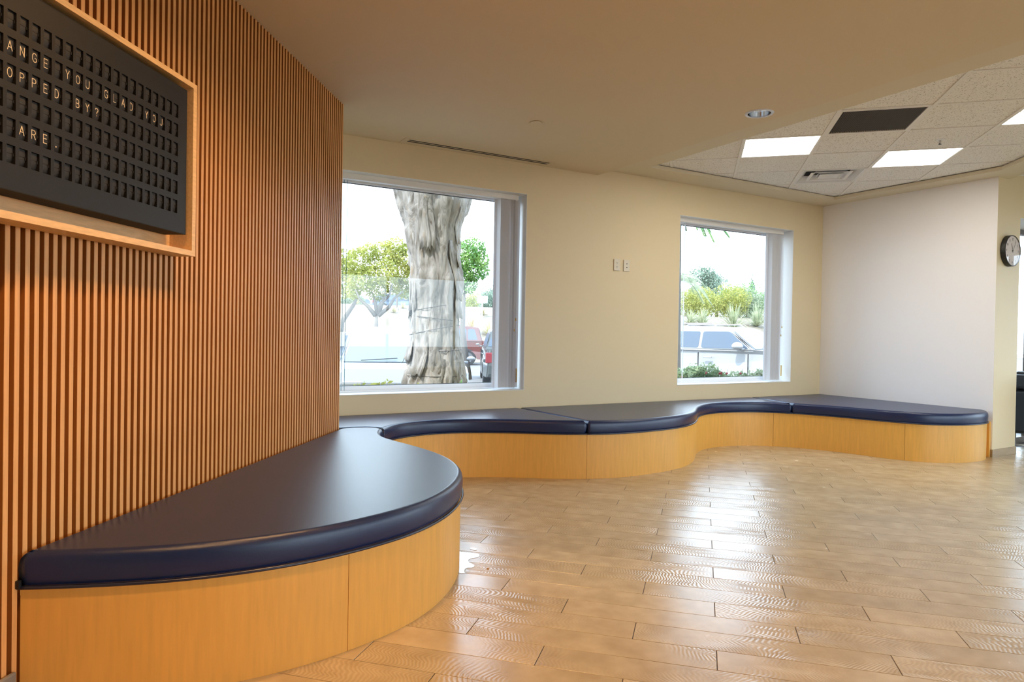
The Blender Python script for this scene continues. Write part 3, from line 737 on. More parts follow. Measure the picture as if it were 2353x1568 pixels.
finish('center_panel', bbox(-.095, .095, -.095, .095, .001, .004), M_white, r)
finish('duct', bbox(-.22, .22, -.22, .22, .065, .07), M_hole, r)
# sprinkler
r = empty('fire_sprinkler', Matrix.Translation((3.536, 5.698, ZG+.0035))); tag(r, 'small pendant fire sprinkler with a white escutcheon', 'sprinkler')
bm = bmesh.new(); lathe(bm, [(0, -.002), (.032, -.002), (.036, 0)], 20); finish('escutcheon', bm, M_white, r)
bm = bmesh.new(); tube(bm, [(-.012, 0, -.004), (-.013, 0, -.025), (0, 0, -.038)], .002, 5); tube(bm, [(.012, 0, -.004), (.013, 0, -.025), (0, 0, -.038)], .002, 5); finish('yoke', bm, M_chrome, r)
bm = bmesh.new(); tube(bm, [(0, 0, -.004), (0, 0, -.036)], .0025, 6); lathe(bm, [(0, -.038), (.012, -.038), (.012, -.040), (0, -.041)], 12); finish('deflector', bm, M_dark, r)
# downlights: the visible one and the warm ones of the same kind behind the camera
M_lampw = mat('lamp_warm', (.9, .8, .6), .5, emis=(1, .75, .45), estr=6)
M_lampc = mat('lamp_off', (.45, .42, .36), .4, emis=(1, .9, .75), estr=.35)
def downlight(x, y, label, warm):
    r = empty('downlight', Matrix.Translation((x, y, 2.72))); tag(r, label, 'downlight')
    bm = bmesh.new(); lathe(bm, [(.076, -.001), (.080, -.006), (.094, -.006), (.098, -.0005)], 36); finish('trim_ring', bm, M_bluewhite, r, smooth=True)
    bm = bmesh.new(); n = 36; prof = [(.0765, -.004), (.0745, .030), (.066, .075), (.045, .115)]; lathe(bm, prof, n); finish('reflector', bm, M_chrome, r, smooth=False)
    bm = bmesh.new(); lathe(bm, [(.045, .115), (0, .118)], 20); finish('lamp', bm, M_lampw if warm else M_lampc, r)
    return r

p = BW @ Vector((DLX, DLY, 0))
downlight(p.x, p.y, 'open chrome recessed downlight in the low painted ceiling', False)
r = empty('sprinkler_cover', Matrix.Translation((.150, 5.085, 2.72))); tag(r, 'flat round concealed sprinkler cover in the painted ceiling', 'cover plate')
bm = bmesh.new(); lathe(bm, [(0, -.007), (.044, -.007), (.046, -.004), (.040, -.0005)], 32); finish('cover_disc', bm, M_ceil, r)
# linear slot diffuser
r = empty('slot_diffuser', BW @ Matrix.Translation((-4.80, -.12, 2.72))); tag(r, 'long linear slot air diffuser above the large window', 'vent')
bm = bmesh.new()
box(bm, -.73, .73, -.062, -.034, -.004, -.0003); box(bm, -.73, .73, -.005, .005, -.004, -.0003); box(bm, -.73, .73, .034, .062, -.004, -.0003)
box(bm, -.73, -.685, -.034, .034, -.004, -.0003); box(bm, .685, .73, -.034, .034, -.004, -.0003)
finish('frame', bm, M_ceil, r)
for yy in (-.0195, .0195): finish('slot', bbox(-.6849, .6849, yy-.0144, yy+.0144, -.0022, -.0004), M_hole, r)
# flush round lamps over the seating (out of frame, the warm light in the photograph)
for i, (x, y, k) in enumerate([(-.45, 2.5, 1.0), (-.75, 1.1, 1.2), (1.3, 2.2, .30), (1.2, .2, .35), (3.6, 1.6, .25)]):
    r = empty('flush_lamp', Matrix.Translation((x, y, 2.72))); tag(r, ('round warm ceiling lamp nearest the slat wall', 'round warm ceiling lamp above the letter board end', 'round warm ceiling lamp in the middle of the room', 'round warm ceiling lamp behind the viewer', 'round warm ceiling lamp at the right of the room')[i], 'ceiling lamp', 'round warm lamps in the low ceiling')
    bm = bmesh.new(); lathe(bm, [(0, -.012), (.075, -.012), (.09, -.008), (.095, -.0005)], 28); finish('rim', bm, M_white, r)
    bm = bmesh.new(); lathe(bm, [(0, -.0135), (.07, -.0135), (.072, -.012)], 28); finish('lens', bm, M_lampw, r)
    ld = bpy.data.lights.new('lamp', 'SPOT'); ld.energy = DOWN_W*k; ld.color = LAMP_WARM; ld.spot_size = R(150); ld.spot_blend = .9; ld.shadow_soft_size = .07
    lo = bpy.data.objects.new('lamp', ld); COL.objects.link(lo); lo.parent = r; lo.location = (0, 0, -.03)

# =================================================================== SPILLED WATER, CRUMB
def blob(pts, n=5):
    P = [Vector(p) for p in pts]
    for _ in range(2):
        o = []
        for i in range(len(P)): a = P[i]; b = P[(i+1) % len(P)]; o += [a*.75+b*.25, a*.25+b*.75]
        P = o
    return P
wr = empty('water_spill', Matrix.Translation((-.22, 3.42, 0))); tag(wr, 'small puddle of water on the planks beside the near bench', 'puddle')
def fpt(px, y):
    hy = 766.3+.0172*(px-1176.5); D = CAMZ*1566.6/(y-hy); return Vector((D*(px-1176.5)/1566.6+.22, D-3.42))
for pts in ([(1048,1276),(1056,1271),(1085,1273),(1112,1276),(1108,1284),(1090,1286),(1082,1292),(1090,1298),(1100,1302),(1096,1308),(1078,1308),(1074,1318),(1080,1321),(1062,1321),(1046,1314),(1047,1308),(1060,1303),(1058,1295),(1062,1289),(1050,1286)], [(1086,1263),(1094,1261),(1105,1264),(1102,1268),(1092,1266)]):
    P = blob([tuple(fpt(*p)) for p in pts]); bm = bmesh.new(); a = [bm.verts.new((p.x, p.y, .0016)) for p in P]; b = [bm.verts.new((p.x, p.y, .0002)) for p in P]
    f = bm.faces.new(a)
    for k in range(len(P)): bm.faces.new((a[k], b[k], b[(k+1) % len(P)], a[(k+1) % len(P)]))
    bm.normal_update(); bmesh.ops.triangulate(bm, faces=[f]); finish('water_film', bm, M_water, wr)
q = fpt(1130, 1310)
bm = bmesh.new(); bmesh.ops.create_icosphere(bm, subdivisions=1, radius=.006)
for v in bm.verts: v.co = Vector((v.co.x*1.2, v.co.y, max(-.002, v.co.z*.7)+.0025)) + Vector((q.x-.22, q.y+3.42, 0))
tag(finish('crumb', bm, mat('crumb', (.5, .3, .14), .6)), 'tiny brown crumb on the floor beside the puddle', 'crumb')

# =================================================================== BLACK ARMCHAIR
ac = empty('armchair', BW @ Matrix.Translation((1.20, -2.02, 0)) @ Matrix.Rotation(R(2), 4, 'Z')); tag(ac, 'black leather armchair cut by the right edge in the glass bay', 'armchair')
finish('seat', bbox(-.26, .26, -.32, .26, .27, .44, .04, 3), M_leather, ac)
finish('backrest', bbox(-.27, .27, .18, .33, .44, .83, .04, 3), M_leather, ac)
for s_ in (-1, 1):
    finish('armrest', bbox(min(s_*.27, s_*.40), max(s_*.27, s_*.40), -.34, .33, .17, .64, .035, 3), M_leather, ac)
    finish('arm_pad', bbox(min(s_*.262, s_*.41), max(s_*.262, s_*.41), -.35, .34, .64, .80, .04, 3), M_leather, ac)
    for yy in (-.28, .28): finish('leg', bbox(s_*.34-.02, s_*.34+.02, yy-.02, yy+.02, 0, .17), M_bronze, ac)

# =================================================================== OUTSIDE
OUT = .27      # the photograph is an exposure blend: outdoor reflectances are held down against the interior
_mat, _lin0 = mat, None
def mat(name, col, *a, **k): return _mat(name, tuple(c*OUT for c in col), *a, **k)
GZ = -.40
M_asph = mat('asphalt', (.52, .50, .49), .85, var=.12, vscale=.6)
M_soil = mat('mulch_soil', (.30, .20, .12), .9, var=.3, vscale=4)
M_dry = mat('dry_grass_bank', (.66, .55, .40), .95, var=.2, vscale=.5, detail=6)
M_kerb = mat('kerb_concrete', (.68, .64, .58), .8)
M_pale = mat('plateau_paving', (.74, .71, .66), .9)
def grid_mesh(xr, yr, nx, ny, zf):
    bm = bmesh.new(); V_ = [[bm.verts.new((x, y, zf(x, y))) for x in np.linspace(*xr, nx)] for y in np.linspace(*yr, ny)]
    for j in range(ny-1):
        for i in range(nx-1): bm.faces.new((V_[j][i], V_[j][i+1], V_[j+1][i+1], V_[j+1][i]))
    return bm
def hill(x, y):
    t = min(1, max(0, (y-25.5)/16)); return GZ + .02 + 3.4*t*t*(3-2*t) + (.22*noise.noise(Vector((x*.15, y*.2, 0))) if 0 < t < 1 else 0)
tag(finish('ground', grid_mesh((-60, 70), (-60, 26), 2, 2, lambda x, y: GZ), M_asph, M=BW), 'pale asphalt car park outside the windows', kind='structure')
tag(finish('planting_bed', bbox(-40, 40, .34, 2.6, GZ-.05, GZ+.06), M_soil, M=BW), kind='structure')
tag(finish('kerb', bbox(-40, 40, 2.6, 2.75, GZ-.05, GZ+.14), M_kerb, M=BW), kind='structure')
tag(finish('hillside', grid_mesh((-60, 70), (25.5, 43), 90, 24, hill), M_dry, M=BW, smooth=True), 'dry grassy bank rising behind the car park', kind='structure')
tag(finish('upper_ground', grid_mesh((-70, 90), (42.5, 110), 3, 3, lambda x, y: 3.0), M_pale, M=BW), kind='structure')
bm = bmesh.new()
for k in range(-8, 14): box(bm, k*2.75, k*2.75+.12, 19, 24.5, GZ+.001, GZ+.006)
for k in range(-6, 8): box(bm, k*2.75+.9, k*2.75+1.02, 3.2, 8.2, GZ+.001, GZ+.006)
tag(finish('parking_lines', bm, M_kerb, M=BW), 'painted bay lines on the car park', kind='structure')

# ---- paperbark tree
M_bark = bpy.data.materials.new('paperbark'); M_bark.use_nodes = True
def oc(*c): return tuple(v*OUT*1.25 for v in c)+(1,)
def setup_bark(m):
    N = m.node_tree.nodes; L = m.node_tree.links; p = N['Principled BSDF']; p.inputs['Roughness'].default_value = .85
    t = N.new('ShaderNodeTexCoord'); mp = N.new('ShaderNodeMapping'); mp.inputs['Scale'].default_value = (5, 5, 1.6); L.new(t.outputs['Object'], mp.inputs[0])
    n = N.new('ShaderNodeTexNoise'); n.inputs['Scale'].default_value = 1.6; n.inputs['Detail'].default_value = 6; n.inputs['Distortion'].default_value = 2.2; L.new(mp.outputs[0], n.inputs[0])
    r = N.new('ShaderNodeValToRGB'); L.new(n.outputs[0], r.inputs[0]); e = r.color_ramp.elements
    e[0].position = .30; e[0].color = oc(.26, .20, .15); e[1].position = .56; e[1].color = oc(.80, .73, .66)
    a = r.color_ramp.elements.new(.43); a.color = oc(.56, .50, .44); a = r.color_ramp.elements.new(.74); a.color = oc(.74, .58, .44)
    L.new(r.outputs[0], p.inputs['Base Color'])
    b = N.new('ShaderNodeBump'); b.inputs['Strength'].default_value = .8; b.inputs['Distance'].default_value = .03; L.new(n.outputs[0], b.inputs['Height']); L.new(b.outputs[0], p.inputs['Normal'])
setup_bark(M_bark)
TD = 7.75
prof = [(905, 1078, 415), (907, 1072, 445), (918, 1061, 483), (929, 1050, 515), (936, 1046, 552), (943, 1045, 590), (946, 1048, 620), (944, 1052, 645), (948, 1049, 700), (946, 1051, 750), (945, 1055, 800), (940, 1059, 840), (930, 1061, 880), (918, 1068, 925), (900, 1085, 960), (885, 1100, 1078)]
pr = []
for l, r_, y in prof:
    c = (l+r_)/2; a = at(c, y, TD); pr.append((a.x, a.z, (r_-l)/2*TD/1566.6))
pr.sort(key=lambda t: t[1])
def trunk_at(z):
    for a, b in zip(pr, pr[1:]):
        if a[1] <= z <= b[1]:
            t = (z-a[1])/(b[1]-a[1]); return a[0]+(b[0]-a[0])*t, a[2]+(b[2]-a[2])*t
    return pr[-1][0], pr[-1][2]
tr = empty('paperbark_tree', Matrix.Translation((pr[0][0], TD, GZ))); tag(tr, 'thick pale trunk with peeling papery bark just outside the large window', 'tree')
bm = bmesh.new(); ZN, SN = 150, 96; rings = []; zt = pr[-1][1]
for j in range(ZN+1):
    z = GZ-.02+(zt-GZ+.02)*j/ZN; cx, rr_ = trunk_at(max(z, pr[0][1])); ring_ = []
    for k in range(SN):
        a = 2*math.pi*k/SN; v = Vector((math.cos(a), math.sin(a), 0))
        q = Vector((v.x*2.3, v.y*2.3, z*1.4)); f = noise.noise(q)*.12 + noise.noise(q*2.7+Vector((3, 1, 5)))*.10 - abs(noise.noise(Vector((v.x*5+.5*noise.noise(Vector((0, 0, z*3))), v.y*5, z*1.6))))*.22 + noise.noise(Vector((v.x*14, v.y*14, z*9)))*.03
        ridge = noise.noise(Vector((v.x*4+z*.6, v.y*4, z*2.6)))
        f += .07*min(1, max(0, (ridge-.05)*14)) + .05*min(1, max(0, (noise.noise(Vector((v.x*2.2+4, v.y*2.2, z*1.9+v.x*2)))-.02)*25))
        rad = rr_*(1.06+f)
        ring_.append(bm.verts.new((cx+rad*v.x-pr[0][0], rad*v.y, z-GZ)))
    rings.append(ring_)
for a, b in zip(rings, rings[1:]):
    for k in range(SN): bm.faces.new((a[k], a[(k+1) % SN], b[(k+1) % SN], b[k]))
finish('trunk', bm, M_bark, tr, smooth=True)
# forks above the window head
for sgn, lean in ((-1, -.55), (1, .5), (.1, .05)):
    cx, rr_ = trunk_at(zt); bm = bmesh.new(); p0 = Vector((cx-pr[0][0]+sgn*.12, 0, zt-GZ-.06))
    tube(bm, [p0, p0+Vector((lean*.5, .05, .7)), p0+Vector((lean*1.1, .1, 1.7)), p0+Vector((lean*1.6, .3, 3.2))], [.24, .2, .15, .09], 14); finish('limb', bm, M_bark, tr, smooth=True)
# peeling sheets of bark
rnd = random.Random(3)
for i in range(17):
    z = rnd.uniform(.1, 2.5); a0 = rnd.uniform(-math.pi*1.02, .02*math.pi); cx, rr_ = trunk_at(z); L_ = rnd.uniform(.35, .95); wd = rnd.uniform(.10, .30); bm = bmesh.new(); g = []
    tip = rnd.uniform(.0, .045)
    for j in range(7):
        t = j/6; zz = z+L_*(.5-t); cx2, r2 = trunk_at(zz); row = []
        for k in range(5):
            s = k/4-.5; a = a0+s*wd*(1-.35*t)/max(r2, .1)*1.0+.05*math.sin(7*t+i)
            rad = r2*1.03+.004+tip*t*t+.02*abs(s)*2*t+.006*math.sin(9*s+5*t)
            row.append(bm.verts.new((cx2+rad*math.cos(a)-pr[0][0], rad*math.sin(a), zz-GZ-(.03*math.sin(11*s+i) if j == 6 else 0))))
        g.append(row)
    for p_, q_ in zip(g, g[1:]):
        for k in range(4): bm.faces.new((p_[k], p_[k+1], q_[k+1], q_[k]))
    o = finish('bark_sheet', bm, M_bark, tr, smooth=True); md = o.modifiers.new('t', 'SOLIDIFY'); md.thickness = .006
M_twine = mat('twine', (.12, .10, .09), .8)
for z, dz in ((1.42, .05), (1.30, -.03), (1.17, .06), (.93, .02), (.66, .0)):
    bm = bmesh.new(); P = []
    for k in range(40):
        a = 2*math.pi*k/40; cx, rr_ = trunk_at(z+dz*math.cos(a)); P.append((cx+rr_*1.09*math.cos(a)-pr[0][0], rr_*1.09*math.sin(a), z-GZ+dz*math.cos(a)))
    tube(bm, P, .0035, 5, True); finish('twine', bm, M_twine, tr)

# ---- foliage
def leaf_mat(name, c, c2):
    m = bpy.data.materials.new(name); m.use_nodes = True; N = m.node_tree.nodes; L = m.node_tree.links; p = N['Principled BSDF']; p.inputs['Roughness'].default_value = .6
    g = N.new('ShaderNodeNewGeometry'); n = N.new('ShaderNodeTexNoise'); n.inputs['Scale'].default_value = 2.2; n.inputs['Detail'].default_value = 5; L.new(g.outputs['Position'], n.inputs[0])
    r = N.new('ShaderNodeValToRGB'); L.new(n.outputs[0], r.inputs[0]); e = r.color_ramp.elements; e[0].position = .36; e[0].color = tuple(v*OUT*1.9 for v in c)+(1,); e[1].position = .64; e[1].color = tuple(v*OUT*2.1 for v in c2)+(1,)
    L.new(r.outputs[0], p.inputs['Base Color']); p.inputs['Subsurface Weight'].default_value = 0
    o = N['Material Output']; tl = N.new('ShaderNodeBsdfTranslucent'); L.new(r.outputs[0], tl.inputs[0]); mx = N.new('ShaderNodeMixShader'); mx.inputs[0].default_value = .35
    L.new(p.outputs[0], mx.inputs[1]); L.new(tl.outputs[0], mx.inputs[2]); L.new(mx.outputs[0], o.inputs[0]); return m
M_lf_y = leaf_mat('yellow_green_leaves', (.36, .42, .06), (.78, .76, .20))
M_lf_g = leaf_mat('fresh_green_leaves', (.10, .34, .06), (.38, .62, .14))
M_lf_s = leaf_mat('silver_green_leaves', (.34, .44, .26), (.66, .72, .48))
M_lf_d = leaf_mat('grey_green_leaves', (.24, .36, .26), (.42, .54, .40))
M_lf_h = leaf_mat('hedge_leaves', (.12, .28, .10), (.50, .62, .36))
M_agave = leaf_mat('agave_leaves', (.42, .50, .26), (.78, .78, .50))
M_flax = leaf_mat('bronze_flax_leaves', (.50, .30, .14), (.80, .62, .30))
M_grassl = leaf_mat('dry_tuft', (.66, .56, .26), (.86, .76, .42))
M_twig = mat('pale_branch', (.52, .46, .40), .9)
M_pink = mat('pink_flower', (.75, .05, .09), .6)
def leaves(blobs, n, size, seed, squash=1.0):
    """leaf blades over blobs (x, y, z, r); returns a bmesh-free mesh"""
    rg = np.random.RandomState(seed); w_ = np.array([b[3]**2 for b in blobs]); w_ /= w_.sum(); idx = rg.choice(len(blobs), n, p=w_); B = np.array([b[:4] for b in blobs])[idx]
    d = rg.normal(size=(n, 3)); d /= np.linalg.norm(d, axis=1)[:, None]; rr_ = B[:, 3]*(1-.45*rg.rand(n)**2); lump = 1+.12*np.sin(d[:, 0]*9+B[:, 0]*5)*np.cos(d[:, 2]*8+B[:, 1]*3)
    c = B[:, :3]+d*(rr_*lump)[:, None]*np.array([1, 1, squash])
    a = rg.normal(size=(n, 3))+d*.4; a /= np.linalg.norm(a, axis=1)[:, None]; u = np.cross(a, rg.normal(size=(n, 3))); u /= np.linalg.norm(u, axis=1)[:, None]; v = np.cross(a, u); s = size*(.6+.8*rg.rand(n))[:, None]
    q = np.stack([c-u*s, c-v*s*.45, c+u*s, c+v*s*.45], 1).reshape(-1, 3)
    me = bpy.data.meshes.new('leaves'); me.vertices.add(4*n); me.vertices.foreach_set('co', q.ravel()); me.loops.add(4*n); me.loops.foreach_set('vertex_index', np.arange(4*n)); me.polygons.add(n); me.polygons.foreach_set('loop_start', np.arange(n)*4); me.update(calc_edges=True); me.validate(); return me
def tree(name, P, blobs, n, size, M_l, label, branches, seed, trunk_r=.14, cat='tree', group=None, squash=1.0):
    """P: foot of the tree. blobs and branches relative to P"""
    r = empty(name, Matrix.Translation(P)); tag(r, label, cat, group)
    me = leaves(blobs, n, size, seed, squash); me.materials.append(M_l); o = link('crown', me); o.parent = r
    for b in branches:
        bm = bmesh.new(); k = len(b); tube(bm, b, [trunk_r*(1-.75*i/max(1, k-1)) for i in range(k)] if b is branches[0] else [trunk_r*.55*(1-.75*i/max(1, k-1)) for i in range(k)], 8); finish('trunk' if b is branches[0] else 'branch', bm, M_twig, r, smooth=True)
    return r
def rel(P, px, y, D, r=None):
    q = at(px, y, D)-P; return (q.x, q.y, q.z, r) if r is not None else (q.x, q.y, q.z)
# yellow green tree left of the paperbark
D = 21; P = at(862, 880, D); P.z = GZ
bl = [rel(P, x, y, D+dy, r) for x, y, dy, r in [(823, 600, 0, .42), (826, 640, .3, .45), (850, 640, -.3, .4), (880, 585, .2, .42), (905, 575, .4, .40), (930, 590, .2, .38), (915, 625, .5, .42), (885, 625, -.2, .42), (865, 665, .1, .36), (940, 640, .3, .36), (845, 580, .5, .28), (925, 665, .6, .3), (810, 670, .5, .25), (900, 655, .3, .3), (960, 610, .6, .4), (975, 640, .6, .35)]]
tk = [rel(P, 864, y, D) for y in (882, 800, 750, 722)]
T_ = lambda *pts: [rel(P, *(p if len(p) == 3 else (p[0], p[1], D))) for p in pts]
tree('ficus_tree', P, bl, 9000, .050, M_lf_y, 'yellow green tree with forked pale branches left of the trunk', [tk, T_((862, 726), (845, 705), (825, 688), (815, 665)), T_((866, 722), (860, 690), (852, 668)), T_((868, 724), (878, 695), (885, 665)), T_((868, 726), (893, 706), (905, 685), (925, 670)), T_((866, 722), (872, 700), (893, 680), (900, 650))], 11, .13)
D = 22.5; P = at(1078, 900, D); P.z = GZ
bl = [rel(P, x, y, D+dy, r) for x, y, dy, r in [(1065, 590, 0, .5), (1085, 575, .3, .4), (1100, 600, .2, .32), (1085, 620, 0, .4), (1060, 640, .2, .45), (1105, 625, .4, .25), (1075, 655, 0, .3), (1045, 610, .3, .4)]]
tree('green_tree', P, bl, 5000, .05, M_lf_g, 'fresh green rounded tree right of the thick trunk', [[(0, 0, 0), rel(P, 1062, 760, D), rel(P, 1064, 690, D), rel(P, 1068, 640, D)]], 12, .12)
D = 26; P = at(772, 880, D); P.z = GZ
bl = [rel(P, x, y, D, r) for x, y, r in [(775, 640, .8), (800, 655, .5), (750, 620, .9), (790, 600, .5)]]
tree('leaning_tree', P, bl, 3500, .06, M_lf_y, 'yellow green tree half hidden at the left window edge', [[(0, 0, 0), rel(P, 785, 740, D), rel(P, 812, 700, D), rel(P, 825, 670, D)]], 13, .14)
# bank tufts and flax
def spiky(name, P, n, ln, wd, M_l, label, seed, cat='plant', group=None, droop=.35, up=.5):
    rg = random.Random(seed); r = empty(name, Matrix.Translation(P)); tag(r, label, cat, group); bm = bmesh.new()
    for i in range(n):
        a = rg.uniform(0, 2*math.pi); el = rg.uniform(up*.35, 1.45); L_ = ln*rg.uniform(.7, 1.05); d = Vector((math.cos(a)*math.cos(el), math.sin(a)*math.cos(el), math.sin(el))); sd_ = Vector((-math.sin(a), math.cos(a), 0)); pr_ = None
        for k in range(5):
            t = k/4; p = d*L_*t+Vector((0, 0, -droop*L_*t*t*t*math.cos(el))); w_ = wd*(1-t)**.7*(.7+.6*t) if k < 4 else .001; cur = (bm.verts.new(p-sd_*w_), bm.verts.new(p+sd_*w_))
            if pr_: bm.faces.new((pr_[0], pr_[1], cur[1], cur[0]))
            pr_ = cur
    o = finish('leaf_rosette', bm, M_l, r); o['kind'] = 'stuff'; return r
def onhill(px, D):
    p = at(px, 700, D); q = iBW @ p; p.z = hill(q.x, q.y) if q.y > 25.5 else GZ
    return p
# (D chosen so that the foot sits on the bank)
spiky('flax_plant', onhill(1082, 43), 60, 1.25, .04, M_flax, 'bronze flax clump on the dry bank behind the red car', 21)
spiky('flax_plant', onhill(1122, 43), 46, 1.15, .035, M_grassl, 'pale grey flax clump beside the blind on the dry bank', 22)
for i, (px, D, nm) in enumerate([(905, 44, 'dry grass tuft in the middle of the bank left of the trunk'), (925, 46, 'dry grass tuft close beside the trunk on the bank'), (1060, 47, 'dry grass tuft right of the trunk high on the bank'), (1108, 48, 'dry grass tuft highest on the bank right of the trunk'), (818, 46, 'dry grass tuft at the left end of the bank')]):
    spiky('grass_tuft', onhill(px, D), 80, .62, .02, M_grassl, nm, 30+i, 'grass', 'dry tufts on the bank')
for i, (px, D, ln, nm) in enumerate([(1612, 57, 1.9, 'green yucca clump behind the roof at the left of the small window'), (1684, 58, 2.6, 'tall pale yucca clump behind the windscreen'), (1738, 60, 2.4, 'silvery yucca clump next to the stacked blind'), (1585, 56, 1.5, 'low yucca clump against the left blind edge')]):
    spiky('yucca_plant', onhill(px, D), 110, ln, .06, M_agave, nm, 40+i, 'plant', 'yuccas behind the white car', up=.9)
# background bushes and trees seen through both windows
def bush(px, y, D, r, n, M_l, label, seed, sq=.8, size=.08, base=None, name='bush'):
    c = at(px, y, D); q = iBW @ c; z0_ = GZ if q.y < 25.5 else min(3.0, hill(q.x, q.y)); P = Vector((c.x, c.y, z0_)); rg = random.Random(seed)
    bl = [(rg.uniform(-.7, .7)*r, rg.uniform(-.4, .4)*r, c.z-z0_+rg.uniform(-.5, .35)*r*sq, r*rg.uniform(.45, .7)) for _ in range(9)]
    return tree(name, P, bl, n, size, M_l, label, [[(0, 0, 0), (0, 0, max(.2, c.z-z0_))]], seed, .07, 'bush', 'bushes beyond the car park', sq)
for i, (px, y, D, r, ml, nm) in enumerate([
    (1575, 690, 66, 2.4, M_lf_y, 'yellow green bush at the left side of the small window'), (1612, 697, 70, 2.3, M_lf_s, 'silvery bush second from the left in the small window'),
    (1648, 692, 67, 2.4, M_lf_y, 'light bush in the middle of the small window'), (1680, 682, 71, 2.8, M_lf_g, 'greener bush above the windscreen'),
    (1715, 697, 68, 2.4, M_lf_s, 'silvery bush right of the greener bush'), (1748, 700, 72, 2.4, M_lf_g, 'green bush beside the stacked blind'),
    (1070, 690, 60, 1.6, M_lf_y, 'pale bush at the top of the bank right of the trunk'), (1112, 688, 62, 1.8, M_lf_s, 'grey green bush at the top of the bank by the blind'),
    (800, 690, 60, 1.3, M_lf_s, 'grey bush at the top of the bank at the far left'), (925, 680, 62, 1.3, M_lf_s, 'grey bush at the top of the bank just left of the trunk'), (1140, 690, 58, 1.4, M_lf_d, 'dark bush mostly behind the stacked blind')]):
    bush(px, y, D, r, 3500 if D < 64 else 8000, ml, nm, 50+i, size=.08)
for i, (px, y0_, y1_, D, r, nm) in enumerate([(1613, 625, 690, 75, 1.6, 'tall rounded pine left of centre in the small window'), (1645, 640, 690, 78, 2.2, 'broad pine beside the tall rounded pine')]):
    c = at(px, (y0_+y1_)/2, D); P = Vector((c.x, c.y, 3.0)); h0 = at(px, y1_, D).z-3.0; h1 = at(px, y0_, D).z-3.0; rg = random.Random(70+i)
    bl = [(rg.uniform(-.5, .5)*r, rg.uniform(-.4, .4)*r, h0+(h1-h0)*rg.random(), r*rg.uniform(.35, .6)) for _ in range(12)]
    tree('pine_tree', P, bl, 3000, .14, M_lf_d, nm, [[(0, 0, 0), (0, 0, (h0+h1)/2)]], 70+i, .2, 'tree', 'tall trees on the skyline')
c = at(1725, 665, 80); P = Vector((c.x, c.y, 3.0)); h1 = at(1725, 632, 80).z-3
tree('cypress_tree', P, [(0, 0, h1*(.35+.62*k/9), .75*(1-k/10.5)) for k in range(10)], 2200, .10, M_lf_d, 'narrow dark cypress on the skyline beside the blind', [[(0, 0, 0), (0, 0, h1*.9)]], 77, .12, 'tree', 'tall trees on the skyline', 1.6)
# palms
def palm(P, h, n, ln, label, seed, ml, amin=0, amax=6.283, NL=6):
    rg = random.Random(seed); r = empty('palm_tree', Matrix.Translation(P)); tag(r, label, 'tree', 'palms outside the small window')
    bm = bmesh.new(); tube(bm, [(0, 0, 0), (0, 0, h*.5), (0, 0, h)], [.2, .16, .14], 10); finish('trunk', bm, M_twig, r)
    for i in range(n):
        a = amin+(amax-amin)*i/n+rg.uniform(-.1, .1); e0 = rg.uniform(.1, .9); bm = bmesh.new(); pts = []
        for k in range(9):
            t = k/8; pts.append(Vector((math.cos(a)*ln*t*math.cos(e0*.6), math.sin(a)*ln*t*math.cos(e0*.6), h+ln*(math.sin(e0)*t-.95*t*t))))
        tube(bm, pts, .012, 4)
        for k in range(1, 9):
            for s in (-1, 1):
                for m_ in range(NL):
                    t = (k-1+(m_+1)/NL); i0 = min(int(t), 7); b = pts[i0].lerp(pts[i0+1], t-i0); d = Vector((-math.sin(a), math.cos(a), 0))*s; L_ = ln*.26*math.sin(math.pi*min(.97, (t+1)/9.5))+.05
                    e = b+d*L_*.75+Vector((math.cos(a)*L_*.3, math.sin(a)*L_*.3, -L_*.62)); w_ = Vector((math.cos(a), math.sin(a), 0))*.011
                    bm.faces.new([bm.verts.new(x) for x in (b-w_, b+w_, e)])
        finish('frond', bm, ml, r)
P = at(1540, 700, 11.2); palm(Vector((P.x, P.y, GZ)), 3.72, 26, .9, 'feathery palm whose fronds hang into the top left of the small window', 5, M_lf_g)
P = at(1548, 700, 26); palm(Vector((P.x, P.y, GZ)), 3.75, 15, 1.4, 'pale palm fronds at the left edge of the small window', 6, M_lf_s)
# shrubs against the glass
def shrub(px, ytop, D, r, n, ml, label, seed, size, flowers=0, group='shrubs in the bed under the windows'):
    c = at(px, ytop, D); rg = random.Random(seed); P = Vector((c.x, c.y, GZ+.06)); H_ = c.z-P.z
    bl = [(rg.uniform(-.6, .6)*r, rg.uniform(-.5, .5)*r, H_*rg.uniform(.62, .90), r*rg.uniform(.38, .55)) for _ in range(10)]
    o = tree('shrub', P, bl, n, size, ml, label, [[(0, 0, 0), (.02, 0, H_*.6)], [(0, 0, 0), (.15, 0, H_*.95)], [(0, 0, 0), (-.12, .05, H_*.9)]], seed, .014, 'shrub', group)
    for k in range(flowers):
        bm = bmesh.new(); bmesh.ops.create_icosphere(bm, subdivisions=1, radius=.018)
        a = rg.uniform(-.8, .8)*r
        for v in bm.verts: v.co = Vector((v.co.x+a, v.co.y-r*.6, v.co.z+H_*rg.uniform(.89, .91)))
        finish('flower', bm, M_pink, o)
    return o
for i, (px, yt, nm) in enumerate([(1578, 848, 'green shrub in the left corner below the small window'), (1612, 840, 'leafy shrub second along under the small window'), (1648, 838, 'leafy shrub with a red flower below the car door'), (1682, 838, 'leafy shrub with pink flowers below the mirror'), (1716, 846, 'lower grey green shrub before the front wheel'), (1752, 846, 'low shrub hidden behind the blind in the small window')]):
    shrub(px, yt, 9.2, .27, 1500, M_lf_h if i < 4 else M_lf_s, nm, 80+i, .028, flowers=(1, 0, 2, 3, 0, 0)[i])
